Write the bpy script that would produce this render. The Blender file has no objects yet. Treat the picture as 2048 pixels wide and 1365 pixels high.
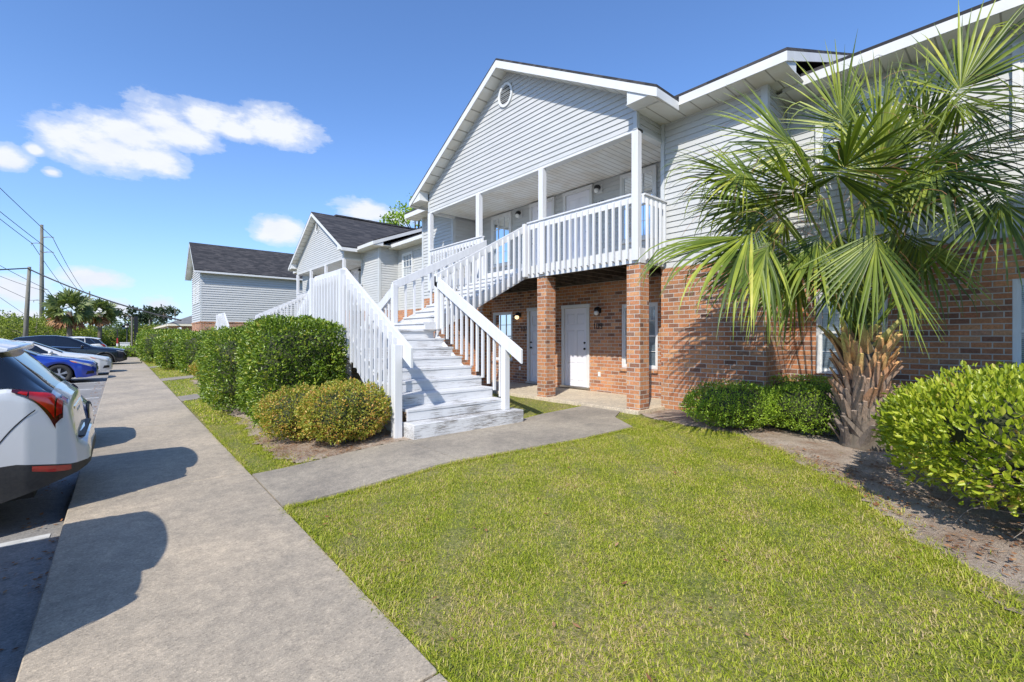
import bpy, math, random
import numpy as np
from mathutils import Vector, Matrix
SC = bpy.context.scene
COL = SC.collection
R = math.radians
random.seed(7)

# ------------------------------------------------------------------ camera
TH = R(41.06)
CAM = (0.0, 0.0, 1.36)
cd = bpy.data.cameras.new('camera'); cam = bpy.data.objects.new('camera', cd); COL.objects.link(cam)
cam.location = CAM; cam.rotation_euler = (R(90), 0, -TH)
cd.sensor_width = 36; cd.lens = 36*900/2048; cd.shift_y = -7.5/2048
cd.clip_start = .05; cd.clip_end = 3000
SC.camera = cam
SC.view_settings.view_transform = 'Standard'; SC.view_settings.look = 'None'
SC.view_settings.exposure = 0.20; SC.view_settings.gamma = 1

# ------------------------------------------------------------------ world
SUNV = Vector((-1, -.58, 1.04)).normalized()
W = bpy.data.worlds.new('World'); SC.world = W; W.use_nodes = True
nt = W.node_tree; nt.nodes.clear()
def N(t, nt_, **k):
    n = nt_.nodes.new(t)
    for a, b in k.items(): setattr(n, a, b)
    return n
class G:
    """tiny node graph helper"""
    def __init__(s, nt_): s.nt = nt_
    def put(s, sock, v):
        if hasattr(v, 'is_linked'): s.nt.links.new(v, sock)
        elif isinstance(v, (tuple, list)) and len(v) == 3 and sock.type == 'RGBA': sock.default_value = (*v, 1)
        else: sock.default_value = v
    def m(s, op, a, b=None, c=None, clamp=False):
        n = N('ShaderNodeMath', s.nt, operation=op, use_clamp=clamp); s.put(n.inputs[0], a)
        if b is not None: s.put(n.inputs[1], b)
        if c is not None: s.put(n.inputs[2], c)
        return n.outputs[0]
    def mix(s, f, a, b, mode='MIX'):
        n = N('ShaderNodeMix', s.nt, data_type='RGBA', blend_type=mode)
        s.put(n.inputs[0], f); s.put(n.inputs[6], a); s.put(n.inputs[7], b); return n.outputs[2]
    def noise(s, vec, scale, detail=4, rough=.55, dist=0):
        n = N('ShaderNodeTexNoise', s.nt); n.inputs['Scale'].default_value = scale
        n.inputs['Detail'].default_value = detail; n.inputs['Roughness'].default_value = rough
        n.inputs['Distortion'].default_value = dist
        if vec is not None: s.nt.links.new(vec, n.inputs['Vector'])
        return n.outputs[0]
    def ramp(s, f, stops, interp='LINEAR'):
        n = N('ShaderNodeValToRGB', s.nt); cr = n.color_ramp; cr.interpolation = interp
        while len(cr.elements) < len(stops): cr.elements.new(.5)
        for e, (p, c) in zip(cr.elements, stops):
            e.position = p; e.color = (*c, 1) if isinstance(c, tuple) else (c, c, c, 1)
        s.put(n.inputs[0], f); return n.outputs[0]
    def xyz(s, vec):
        n = N('ShaderNodeSeparateXYZ', s.nt); s.nt.links.new(vec, n.inputs[0]); return n.outputs
    def comb(s, x, y, z):
        n = N('ShaderNodeCombineXYZ', s.nt)
        for i, v in enumerate((x, y, z)): s.put(n.inputs[i], v)
        return n.outputs[0]
    def mapv(s, vec, sc):
        n = N('ShaderNodeMapping', s.nt); s.nt.links.new(vec, n.inputs[0]); n.inputs['Scale'].default_value = sc
        return n.outputs[0]

g = G(nt)
sky = N('ShaderNodeTexSky', nt, sky_type='NISHITA'); sky.sun_disc = False
sky.sun_elevation = math.asin(SUNV.z); sky.sun_rotation = math.atan2(SUNV.x, SUNV.y)
sky.altitude = 0; sky.air_density = 1.0; sky.dust_density = .35; sky.ozone_density = 2.2
dirv = N('ShaderNodeTexCoord', nt).outputs['Generated']
dx, dy, dz = g.xyz(dirv)
az = g.m('ARCTAN2', dx, dy)
te = g.m('DIVIDE', dz, g.m('SQRT', g.m('ADD', g.m('MULTIPLY', dx, dx), g.m('MULTIPLY', dy, dy))))
def cell(u, v, ru, rv):     # a cloud's bearing and height above the horizon, with its half extents
    r = (u-1024)/900; a = TH+math.atan(r); h = math.sqrt(1+r*r)
    return a, (675-v)/900/h, ru/900/(1+r*r), rv/900/h
CL = [(215,300,135,56),(265,272,120,55),(360,268,95,42),(320,242,95,52),(405,238,62,44),(300,318,85,36),(550,256,98,42),(470,262,60,26),(22,322,58,34),(103,346,30,14),(68,300,26,14),
      (552,457,62,34),(735,424,78,26),(800,440,60,22),(190,556,80,27),(38,580,70,36),(30,640,110,26),(225,618,66,24),(312,612,48,22),(140,600,60,16)]
acc = None
for c in CL:
    a0, e0, ra, re = cell(*c)
    p = g.m('DIVIDE', g.m('SUBTRACT', az, a0), ra); q = g.m('DIVIDE', g.m('SUBTRACT', te, e0), re)
    d = g.m('SUBTRACT', 1.0, g.m('SQRT', g.m('ADD', g.m('MULTIPLY', p, p), g.m('MULTIPLY', q, q))))
    acc = d if acc is None else g.m('SMOOTH_MAX', acc, d, .25)
nv = g.mapv(dirv, (1, 1, 2.0))
n1 = g.noise(nv, 10, 10, .60, .15); n2 = g.noise(nv, 30, 6, .65, .2)
t = g.m('ADD', g.m('ADD', acc, .12), g.m('MULTIPLY', g.m('SUBTRACT', n1, .5), 1.9)); t = g.m('ADD', t, g.m('MULTIPLY', g.m('SUBTRACT', n2, .5), .6))
mask = g.ramp(t, [(.02, 0.), (.24, .34), (.72, 1.)], 'EASE')
cloudc = g.ramp(g.m('ADD', g.m('MULTIPLY', n1, .7), g.m('MULTIPLY', te, .5)), [(.30, (6.2, 6.6, 7.6)), (.52, (7.0, 7.3, 7.9))])
hz = g.ramp(te, [(0., .5), (.22, .08), (.5, 0.)], 'EASE')
skyc = g.mix(1.0, sky.outputs[0], (1.10, 1.39, 1.80), 'MULTIPLY')
skyc = g.mix(hz, skyc, (4.3, 5.8, 8.9))
colr = g.mix(mask, skyc, cloudc)
bg = N('ShaderNodeBackground', nt); bg.inputs[1].default_value = .115
nt.links.new(colr, bg.inputs[0]); wo = N('ShaderNodeOutputWorld', nt); nt.links.new(bg.outputs[0], wo.inputs[0])

# ------------------------------------------------------------------ sun
sd = bpy.data.lights.new('sun', 'SUN'); sd.energy = 5.0; sd.angle = R(.53); sd.color = (1, .95, .87)
sun = bpy.data.objects.new('sun', sd); COL.objects.link(sun)
sun.rotation_euler = SUNV.to_track_quat('Z', 'Y').to_euler(); sun.location = (-20, -12, 30)

# ------------------------------------------------------------------ mesh helpers
def tag(o, label=None, cat=None, group=None, kind=None):
    if label: o['label'] = label
    if cat: o['category'] = cat
    if group: o['group'] = group
    if kind: o['kind'] = kind
    return o
def empty(name, loc, label=None, cat=None, group=None, rz=0):
    o = bpy.data.objects.new(name, None); COL.objects.link(o); o.location = loc; o.rotation_euler = (0, 0, rz)
    o.empty_display_size = .2
    return tag(o, label, cat, group)
def kids(o): return [c for c in bpy.data.objects if c.parent == o]
def copy_tree(o, parent=None, skip=()):
    c = o.copy(); COL.objects.link(c); c.parent = parent
    for ch in kids(o):
        if ch.name.split('.')[0] in skip: continue
        copy_tree(ch, c, skip)
    return c
class MB:
    def __init__(s, o=(0, 0, 0)): s.v = []; s.f = []; s.o = o
    def add(s, vs, fs):
        b = len(s.v); s.v += [tuple(p) for p in vs]; s.f += [tuple(i+b for i in f) for f in fs]; return s
    def box(s, x0, x1, y0, y1, z0, z1):
        vs = [(x0,y0,z0),(x1,y0,z0),(x1,y1,z0),(x0,y1,z0),(x0,y0,z1),(x1,y0,z1),(x1,y1,z1),(x0,y1,z1)]
        return s.add(vs, [(0,3,2,1),(4,5,6,7),(0,1,5,4),(1,2,6,5),(2,3,7,6),(3,0,4,7)])
    def prism(s, pts, vec):
        n = len(pts); q = [tuple(a+b for a, b in zip(p, vec)) for p in pts]
        return s.add(list(pts)+q, [tuple(range(n))[::-1], tuple(range(n, 2*n))]+[(i, (i+1) % n, n+(i+1) % n, n+i) for i in range(n)])
    def beam(s, a, b, up, w, h):
        """board from a to b; w across, h along 'up' (centred)"""
        a = Vector(a); b = Vector(b); d = (b-a).normalized(); up = Vector(up); sd_ = d.cross(up).normalized()
        u = Vector(up).normalized()
        vs = []
        for p in (a, b):
            for i, j in ((-1,-1),(1,-1),(1,1),(-1,1)): vs.append(p+sd_*(i*w/2)+u*(j*h/2))
        return s.add(vs, [(0,1,2,3),(7,6,5,4),(0,4,5,1),(1,5,6,2),(2,6,7,3),(3,7,4,0)])
    def tube(s, pts, rads, n=8, cap=True):
        pts = [Vector(p) for p in pts]
        if not hasattr(rads, '__len__'): rads = [rads]*len(pts)
        b = len(s.v); ref = None
        for i, p in enumerate(pts):
            d = (pts[min(i+1, len(pts)-1)]-pts[max(i-1, 0)]).normalized()
            if ref is None: ref = Vector((0,0,1)) if abs(d.z) < .9 else Vector((1,0,0))
            a = d.cross(ref).normalized(); c = d.cross(a).normalized()
            for k in range(n):
                t_ = 2*math.pi*k/n; s.v.append(tuple(p+(a*math.cos(t_)+c*math.sin(t_))*rads[i]))
        for i in range(len(pts)-1):
            for k in range(n): s.f.append((b+i*n+k, b+i*n+(k+1) % n, b+(i+1)*n+(k+1) % n, b+(i+1)*n+k))
        if cap: s.f.append(tuple(b+k for k in range(n))[::-1]); e = b+(len(pts)-1)*n; s.f.append(tuple(e+k for k in range(n)))
        return s
    def sphere(s, c, r, n=10, sc=(1,1,1)):
        b = len(s.v); m_ = n//2
        for i in range(m_+1):
            t_ = math.pi*i/m_
            for k in range(n):
                p_ = 2*math.pi*k/n
                s.v.append((c[0]+r*sc[0]*math.sin(t_)*math.cos(p_), c[1]+r*sc[1]*math.sin(t_)*math.sin(p_), c[2]+r*sc[2]*math.cos(t_)))
        for i in range(m_):
            for k in range(n): s.f.append((b+i*n+k, b+(i+1)*n+k, b+(i+1)*n+(k+1) % n, b+i*n+(k+1) % n))
        return s
    def build(s, name, mat, parent=None, smooth=False, bevel=0):
        me = bpy.data.meshes.new(name)
        ox, oy, oz = s.o
        me.from_pydata([(x-ox, y-oy, z-oz) for x, y, z in s.v], [], s.f); me.update()
        o = bpy.data.objects.new(name, me); COL.objects.link(o)
        if mat: me.materials.append(mat)
        if parent: o.parent = parent
        else: o.location = s.o
        if smooth: me.polygons.foreach_set('use_smooth', [True]*len(me.polygons))
        if bevel:
            b = o.modifiers.new('bevel', 'BEVEL'); b.width = bevel; b.segments = 1; b.limit_method = 'ANGLE'; b.angle_limit = R(50)
        return o
def npmesh(name, V, F, mat, parent=None, loc=(0,0,0), smooth=False):
    """V (n,3) array, F (m,k) array of equal-size faces"""
    me = bpy.data.meshes.new(name); V = np.asarray(V, dtype=np.float32)-np.array(loc, dtype=np.float32)
    F = np.asarray(F, dtype=np.int32); m_, k = F.shape
    me.vertices.add(len(V)); me.vertices.foreach_set('co', V.ravel())
    me.loops.add(m_*k); me.loops.foreach_set('vertex_index', F.ravel())
    me.polygons.add(m_); me.polygons.foreach_set('loop_start', np.arange(0, m_*k, k, dtype=np.int32))
    me.polygons.foreach_set('loop_total', np.full(m_, k, dtype=np.int32))
    if smooth: me.polygons.foreach_set('use_smooth', np.ones(m_, dtype=bool))
    me.update(calc_edges=True); me.validate()
    o = bpy.data.objects.new(name, me); COL.objects.link(o)
    if mat: me.materials.append(mat)
    if parent: o.parent = parent
    else: o.location = loc
    return o

# ------------------------------------------------------------------ materials
def new_mat(name, base=(.8,.8,.8), rough=.6, metal=0, spec=.5, coat=0):
    m = bpy.data.materials.new(name); m.use_nodes = True
    b = m.node_tree.nodes['Principled BSDF']; b.inputs['Base Color'].default_value = (*base, 1)
    b.inputs['Roughness'].default_value = rough; b.inputs['Metallic'].default_value = metal
    b.inputs['Specular IOR Level'].default_value = spec; b.inputs['Coat Weight'].default_value = coat
    b.inputs['Coat Roughness'].default_value = .04
    return m, G(m.node_tree), b
def link(gg, a, b): gg.nt.links.new(a, b)
def objc(gg): return N('ShaderNodeTexCoord', gg.nt).outputs['Object']
def bump(gg, b, h, strength=.4, dist=.01):
    n = N('ShaderNodeBump', gg.nt); n.inputs['Strength'].default_value = strength; n.inputs['Distance'].default_value = dist
    link(gg, h, n.inputs['Height']); link(gg, n.outputs[0], b.inputs['Normal'])
def mottled(name, c1, c2, scale=6, rough=.6, bs=0, bscale=60, stretch=(1,1,1), lo=.35, hi=.65, coat=0, spec=.5, metal=0):
    m, gg, b = new_mat(name, c1, rough, metal, spec, coat); v = gg.mapv(objc(gg), stretch)
    f = gg.noise(v, scale, 6, .6)
    link(gg, gg.ramp(f, [(lo, c1), (hi, c2)]), b.inputs['Base Color'])
    if bs: bump(gg, b, gg.noise(v, bscale, 4, .6), bs, .01)
    return m
M = {}
M['vinyl'] = mottled('white_vinyl_trim', (.66,.66,.645), (.60,.60,.58), 3, .45)
M['vinyl_beige'] = mottled('soffit_trim', (.72,.71,.66), (.60,.58,.50), 2.2, .55)  # mottled from off-white to beige
M['siding'] = mottled('grey_vinyl_siding', (.505,.505,.49), (.455,.46,.445), 1.4, .5, .06, 30, (1,1,6))
M['trim_grey'] = mottled('grey_corner_trim', (.53,.545,.54), (.49,.505,.50), 2, .5)
M['dark'] = new_mat('dark_void', (.015,.014,.013), .9)[0]
M['black'] = new_mat('black_metal', (.012,.012,.013), .35)[0]
M['metal'] = new_mat('brushed_metal', (.55,.54,.52), .3, 1)[0]
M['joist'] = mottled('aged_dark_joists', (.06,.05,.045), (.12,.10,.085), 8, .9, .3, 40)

def paint_wood(name, axis=(1,12,12), flake=.6, base=(.63,.635,.645), seed=0):
    m, gg, b = new_mat(name, base, .6); v = gg.mapv(objc(gg), axis)
    n1_ = gg.noise(v, 3.2, 8, .72, .4); n2_ = gg.noise(objc(gg), 2.0, 4, .6)
    thr = gg.m('ADD', n1_, gg.m('MULTIPLY', gg.m('SUBTRACT', n2_, .5), .45))
    f = gg.ramp(thr, [(flake, 0.), (flake+.015, 1.)])
    dirt = gg.ramp(gg.noise(gg.mapv(objc(gg), (axis[0]*.5, axis[1]*.3, axis[2]*.3)), 2.5, 6, .7), [(.40, base), (.80, tuple(c*.84 for c in base))])
    link(gg, gg.mix(f, dirt, (.24,.225,.21)), b.inputs['Base Color'])
    bump(gg, b, gg.m('MULTIPLY', f, -1.), .5, .004)
    return m
M['paint'] = paint_wood('white_painted_wood', (10,10,1.2), .80)
M['paint_step'] = paint_wood('flaking_white_tread_paint', (.9,34,40), .595, (.62,.625,.635))
M['paint_box'] = paint_wood('badly_flaking_bottom_step', (1.5,40,44), .535, (.64,.645,.65))

def brick_mat(name='red_brick'):
    m, gg, b = new_mat(name, (.3,.12,.06), .85); p = objc(gg); x, y, z = gg.xyz(p)
    nrm = N('ShaderNodeNewGeometry', gg.nt).outputs['Normal']; nx = gg.m('ABSOLUTE', gg.xyz(nrm)[0])
    side = gg.m('GREATER_THAN', nx, .5)
    u = gg.m('ADD', gg.m('MULTIPLY', side, y), gg.m('MULTIPLY', gg.m('SUBTRACT', 1., side), gg.m('ADD', x, .07)))
    vec = gg.comb(u, z, 0.)
    def bt(c1, c2, mo):
        t_ = N('ShaderNodeTexBrick', gg.nt); link(gg, vec, t_.inputs['Vector'])
        t_.inputs['Color1'].default_value = (*c1, 1); t_.inputs['Color2'].default_value = (*c2, 1); t_.inputs['Mortar'].default_value = (*mo, 1)
        t_.inputs['Scale'].default_value = 1; t_.inputs['Brick Width'].default_value = .208; t_.inputs['Row Height'].default_value = .081
        t_.inputs['Mortar Size'].default_value = .0072; t_.inputs['Mortar Smooth'].default_value = .15; t_.inputs['Bias'].default_value = 0
        return t_
    t1 = bt((0,0,0), (1,1,1), (.5,.5,.5))
    hue = gg.ramp(t1.outputs['Color'], [(0., (.17,.085,.055)), (.08, (.24,.11,.065)), (.18, (.40,.17,.085)), (.42, (.53,.24,.105)), (.62, (.43,.165,.075)), (.82, (.56,.29,.14)), (.93, (.38,.20,.12)), (1., (.22,.12,.08))])
    fine = gg.noise(p, 34, 6, .7); hue = gg.mix(.55, hue, gg.ramp(fine, [(.3, (.22,.22,.22)), (.5, (.5,.5,.5)), (.7, (.85,.8,.74))]), 'OVERLAY')
    stain = gg.ramp(gg.noise(p, .9, 5, .6), [(.35, (.62,.6,.58)), (.6, (1.,1.,1.))]); hue = gg.mix(1., hue, stain, 'MULTIPLY')
    c = gg.mix(t1.outputs['Fac'], hue, (.46,.42,.37)); link(gg, c, b.inputs['Base Color'])
    hgt = gg.m('SUBTRACT', gg.m('MULTIPLY', fine, .18), t1.outputs['Fac']); bump(gg, b, hgt, .9, .008)
    return m
M['brick'] = brick_mat()

def soffit_mat(name, axis, pitch, base=(.70,.69,.64)):
    m, gg, b = new_mat(name, base, .5); p = gg.xyz(objc(gg))
    k = p[axis] if isinstance(axis, int) else gg.m('ADD', p[0], p[1])
    f = gg.m('FRACT', gg.m('DIVIDE', gg.m('ADD', k, 50.), pitch)); line = gg.m('LESS_THAN', f, .09*(.13/pitch)+.03)
    st = gg.ramp(gg.noise(objc(gg), 1.6, 6, .6), [(.42, base), (.75, (.60,.53,.42))])
    link(gg, gg.mix(line, st, (.33,.31,.26)), b.inputs['Base Color']); bump(gg, b, gg.m('MULTIPLY', line, -1.), .6, .006)
    return m
M['soffit'] = soffit_mat('vinyl_soffit', 1, .30)
M['ceiling'] = soffit_mat('porch_ceiling_vinyl', 1, .135, (.76,.75,.70))
M['rake'] = soffit_mat('rake_soffit', 2, .16)

def shingle_mat():
    m, gg, b = new_mat('charcoal_shingles', (.05,.05,.055), .9); x, y, z = gg.xyz(objc(gg))
    t_ = N('ShaderNodeTexBrick', gg.nt); link(gg, gg.comb(gg.m('ADD', x, gg.m('MULTIPLY', y, 1.)), z, 0.), t_.inputs['Vector'])
    t_.inputs['Color1'].default_value = (0,0,0,1); t_.inputs['Color2'].default_value = (1,1,1,1); t_.inputs['Mortar'].default_value = (.0,.0,.0,1)
    t_.inputs['Scale'].default_value = 1; t_.inputs['Brick Width'].default_value = .32; t_.inputs['Row Height'].default_value = .062
    t_.inputs['Mortar Size'].default_value = .003
    c = gg.ramp(t_.outputs['Color'], [(0., (.018,.018,.021)), (.5, (.036,.035,.038)), (1., (.070,.064,.064))])
    c = gg.mix(.6, c, gg.ramp(gg.noise(objc(gg), 70, 4, .7), [(.3, (.3,.3,.3)), (.7, (.7,.7,.7))]), 'OVERLAY')
    link(gg, c, b.inputs['Base Color']); bump(gg, b, t_.outputs['Color'], .5, .01); return m
M['shingle'] = shingle_mat()

def concrete(name, c1, c2, c3, agg=120, stain=.9):
    m, gg, b = new_mat(name, c1, .85); p = objc(gg)
    big = gg.noise(p, stain, 6, .62, .3); sm = gg.noise(p, agg, 3, .75); mid = gg.noise(p, 11, 7, .7)
    c = gg.ramp(big, [(.35, c2), (.62, c1)]); c = gg.mix(.65, c, gg.ramp(mid, [(.3, (.34,.34,.34)), (.7, (.66,.64,.61))]), 'OVERLAY')
    vo = N('ShaderNodeTexVoronoi', gg.nt); link(gg, p, vo.inputs['Vector']); vo.inputs['Scale'].default_value = agg
    sp = gg.ramp(gg.xyz(vo.outputs['Color'])[0], [(0., (.18,.18,.18)), (.25, (.46,.45,.44)), (.75, (.54,.54,.54)), (1., (.86,.84,.80))])
    c = gg.mix(.42, c, sp, 'OVERLAY'); c = gg.mix(gg.ramp(gg.noise(p, agg*.45, 3, .7), [(.60, 0.), (.76, .5)]), c, c3)
    link(gg, c, b.inputs['Base Color']); bump(gg, b, gg.m('ADD', sm, vo.outputs['Distance']), .35, .003); return m
M['walk'] = concrete('sidewalk_concrete', (.42,.355,.27), (.295,.258,.205), (.14,.125,.11), 120, .75)
M['path'] = concrete('path_concrete', (.335,.295,.235), (.225,.20,.165), (.12,.11,.095), 110, 1.1)
M['slab'] = concrete('porch_slab_concrete', (.56,.48,.36), (.46,.40,.31), (.25,.22,.18), 60, 1.2)
M['asphalt'] = concrete('worn_asphalt', (.27,.262,.25), (.19,.186,.18), (.07,.07,.07), 100, .5)
M['line'] = mottled('worn_white_line', (.62,.62,.60), (.40,.40,.38), 9, .8)

def lawn_mat():
    m, gg, b = new_mat('lawn_soil_and_thatch', (.2,.2,.06), .95); p = objc(gg)
    a = gg.noise(p, 1.1, 6, .6); f = gg.noise(p, 38, 5, .75); c = gg.ramp(f, [(.34, (.07,.065,.018)), (.47, (.22,.20,.06)), (.58, (.36,.30,.13)), (.8, (.48,.37,.22))])
    c2 = gg.ramp(f, [(.34, (.06,.075,.014)), (.52, (.21,.23,.045)), (.8, (.38,.34,.12))])
    link(gg, gg.mix(gg.ramp(a, [(.42, 0.), (.62, 1.)]), c2, c), b.inputs['Base Color']); bump(gg, b, f, 1., .03); return m
M['lawn'] = lawn_mat()
def soil_mat():
    m, gg, b = new_mat('sandy_soil_with_straw', (.3,.22,.16), .95); p = objc(gg)
    a = gg.noise(p, 2.2, 6, .65); f = gg.noise(p, 60, 5, .75); c = gg.ramp(a, [(.33, (.26,.16,.10)), (.47, (.42,.33,.25)), (.7, (.56,.48,.39))])
    c = gg.mix(.7, c, gg.ramp(f, [(.3, (.22,.2,.2)), (.7, (.75,.74,.72))]), 'OVERLAY')
    link(gg, c, b.inputs['Base Color']); bump(gg, b, gg.m('ADD', f, gg.m('MULTIPLY', a, 2.)), 1., .03); return m
M['soil'] = soil_mat()

def leaf_mat(name, stops, rough=.4, trans=.35, spec=.5, tint=None):
    m, gg, b = new_mat(name, (.1,.2,.03), rough, 0, spec)
    gi = N('ShaderNodeNewGeometry', gg.nt); rnd = gi.outputs['Random Per Island']
    nz = gg.noise(objc(gg), 2.3, 4, .6)
    f = gg.m('ADD', gg.m('MULTIPLY', rnd, .75), gg.m('MULTIPLY', gg.m('SUBTRACT', nz, .38), .9))
    c = gg.ramp(f, stops); link(gg, c, b.inputs['Base Color'])
    tr = N('ShaderNodeBsdfTranslucent', gg.nt); link(gg, gg.mix(1., c, (1.25,1.45,.55), 'MULTIPLY'), tr.inputs[0])
    mx = N('ShaderNodeMixShader', gg.nt); mx.inputs[0].default_value = trans
    out = gg.nt.nodes['Material Output']; link(gg, b.outputs[0], mx.inputs[1]); link(gg, tr.outputs[0], mx.inputs[2]); link(gg, mx.outputs[0], out.inputs[0])
    return m
M['leaf_hedge'] = leaf_mat('glossy_hedge_leaves', [(0., (.045,.080,.010)), (.35, (.11,.18,.018)), (.68, (.20,.29,.028)), (.88, (.34,.37,.045)), (1., (.42,.30,.08))], .32, .25, .45)
M['leaf_yellow'] = leaf_mat('bright_yellow_green_leaves', [(0., (.13,.17,.012)), (.35, (.28,.35,.022)), (.72, (.45,.49,.045)), (.88, (.50,.47,.08)), (.95, (.44,.24,.08)), (1., (.36,.13,.06))], .38, .32)
M['leaf_small'] = leaf_mat('small_bronze_tipped_leaves', [(0., (.09,.11,.018)), (.25, (.24,.28,.035)), (.5, (.42,.42,.06)), (.68, (.56,.40,.08)), (.85, (.58,.27,.08)), (1., (.45,.32,.24))], .42, .35)
M['leaf_box'] = leaf_mat('fresh_green_shrub_leaves', [(0., (.09,.14,.012)), (.4, (.21,.33,.024)), (.8, (.35,.48,.042)), (1., (.44,.52,.06))], .42, .28)
M['leaf_tree'] = leaf_mat('tree_leaves', [(0., (.035,.06,.015)), (.5, (.09,.13,.03)), (1., (.18,.22,.045))], .55, .3)
M['leaf_lime'] = leaf_mat('spring_tree_leaves', [(0., (.10,.13,.02)), (.5, (.24,.28,.035)), (1., (.38,.40,.06))], .5, .35)
M['leaf_pine'] = leaf_mat('dark_tree_leaves', [(0., (.018,.035,.012)), (.5, (.035,.06,.02)), (1., (.07,.10,.035))], .6, .2)
M['palm'] = leaf_mat('palm_leaf', [(0., (.030,.055,.014)), (.32, (.085,.130,.022)), (.58, (.175,.225,.032)), (.82, (.32,.36,.05)), (1., (.54,.48,.11))], .42, .24, .35)
M['palm_far'] = leaf_mat('far_palm_leaf', [(0., (.05,.08,.025)), (.5, (.13,.17,.05)), (.9, (.26,.29,.10)), (1., (.34,.28,.14))], .5, .25)
M['grass'] = leaf_mat('grass_blades', [(0., (.13,.18,.014)), (.26, (.28,.34,.024)), (.52, (.43,.46,.04)), (.66, (.52,.49,.09)), (.78, (.60,.47,.22)), (1., (.58,.42,.25))], .5, .35, .3)
M['straw'] = leaf_mat('pine_straw', [(0., (.12,.05,.025)), (.5, (.28,.13,.06)), (1., (.42,.27,.15))], .7, .1, .2)
M['core'] = mottled('shrub_inner_dark', (.030,.040,.012), (.055,.060,.022), 20, .95)  # dark colour of the shell added inside the shrubs
M['twig'] = mottled('grey_twigs', (.28,.24,.20), (.14,.11,.09), 12, .9)
M['bark'] = mottled('bark', (.10,.08,.06), (.20,.17,.13), 6, .95, .6, 20, (1,1,.3))
M['boot'] = None
def boot_mat():
    m, gg, b = new_mat('palm_boots', (.3,.2,.14), .85); p = objc(gg); z = gg.xyz(p)[2]
    rnd = N('ShaderNodeNewGeometry', gg.nt).outputs['Random Per Island']
    f = gg.m('ADD', z, gg.m('MULTIPLY', gg.m('SUBTRACT', rnd, .5), .5))
    c = gg.ramp(gg.m('DIVIDE', f, 1.5), [(.15, (.21,.17,.135)), (.48, (.36,.255,.185)), (.66, (.50,.26,.13)), (.85, (.66,.38,.14)), (1., (.50,.44,.14))])
    st = gg.noise(gg.mapv(p, (30,30,3)), 2, 6, .7); c = gg.mix(.7, c, gg.ramp(st, [(.3, (.2,.2,.2)), (.7, (.8,.8,.8))]), 'OVERLAY')
    link(gg, c, b.inputs['Base Color']); bump(gg, b, st, .8, .01); return m
M['boot'] = boot_mat()
M['pole'] = mottled('weathered_pole', (.13,.125,.10), (.22,.205,.17), 3, .9, .4, 20, (4,4,.4))
M['wire'] = new_mat('black_wire', (.02,.02,.022), .6)[0]

def glass_mat(name, tint=(.5,.6,.75), tr=.55):
    m, gg, b = new_mat(name, (.02,.025,.03), .03); b.inputs['Specular IOR Level'].default_value = 1
    t_ = N('ShaderNodeBsdfTransparent', gg.nt); t_.inputs[0].default_value = (*tint, 1)
    gl = N('ShaderNodeBsdfGlossy', gg.nt); gl.inputs['Roughness'].default_value = .02; gl.inputs[0].default_value = (.9,.95,1,1)
    fr = N('ShaderNodeFresnel', gg.nt); fr.inputs[0].default_value = 1.75
    mx = N('ShaderNodeMixShader', gg.nt); link(gg, fr.outputs[0], mx.inputs[0]); link(gg, t_.outputs[0], mx.inputs[1]); link(gg, gl.outputs[0], mx.inputs[2])
    link(gg, mx.outputs[0], gg.nt.nodes['Material Output'].inputs[0]); return m
M['glass'] = glass_mat('window_glass', (.62,.70,.78))
M['blind'] = new_mat('white_blinds', (.66,.66,.62), .6)[0]
M['curtain'] = mottled('light_curtain', (.55,.55,.50), (.35,.34,.30), 5, .8, stretch=(1,8,.3))
def em(name, c, s):
    m, gg, b = new_mat(name, c, .5); b.inputs['Emission Color'].default_value = (*c, 1); b.inputs['Emission Strength'].default_value = s; return m
M['lit'] = em('lit_lamp_globe', (1, .72, .40), 1.6)
M['globe'] = new_mat('white_glass_globe', (.75,.74,.70), .2)[0]
M['door'] = mottled('white_steel_door', (.74,.73,.76), (.70,.69,.73), 2, .4)

# ------------------------------------------------------------------ building helpers
def PX(x0, sgn=-1):      # wall facing -X: u runs along Y
    return lambda u, off, z: (x0+sgn*off, u, z)
def PY(y0, sgn=-1):      # wall facing -Y: u runs along X
    return lambda u, off, z: (u, y0+sgn*off, z)
EXPO = .108
def siding(mb, P, z0, z1, rng, e=EXPO, dp=.020):
    z = z0
    while z < z1-1e-4:
        zt = min(z+e, z1); a0, b0 = rng(z); a1, b1 = rng(zt)
        if b0-a0 < .02: break
        if b1 < a1: a1 = b1 = (a1+b1)/2
        k = (zt-z)/e
        mb.add([P(a0, dp, z), P(b0, dp, z), P(b1, dp*(1-.9*k), zt), P(a1, dp*(1-.9*k), zt), P(a0, .0, z), P(b0, .0, z)],
               [(0,1,2,3), (4,5,1,0)])
        z = zt
    return mb
def wall_open(mb, P, u0, u1, z0, z1, ops, depth=.09):
    us = sorted({u0, u1, *[v for o in ops for v in o[:2]]}); zs = sorted({z0, z1, *[v for o in ops for v in o[2:]]})
    for i in range(len(us)-1):
        for j in range(len(zs)-1):
            cu, cz = (us[i]+us[i+1])/2, (zs[j]+zs[j+1])/2
            if any(o[0] < cu < o[1] and o[2] < cz < o[3] for o in ops): continue
            mb.add([P(us[i],0,zs[j]), P(us[i+1],0,zs[j]), P(us[i+1],0,zs[j+1]), P(us[i],0,zs[j+1])], [(0,1,2,3)])
    for a, b_, c, d in ops:
        q = [(a,c),(b_,c),(b_,d),(a,d)]
        for k in range(4):
            p0, p1 = q[k], q[(k+1) % 4]
            mb.add([P(p0[0],0,p0[1]), P(p1[0],0,p1[1]), P(p1[0],-depth,p1[1]), P(p0[0],-depth,p0[1])], [(0,1,2,3)])
    return mb
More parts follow.
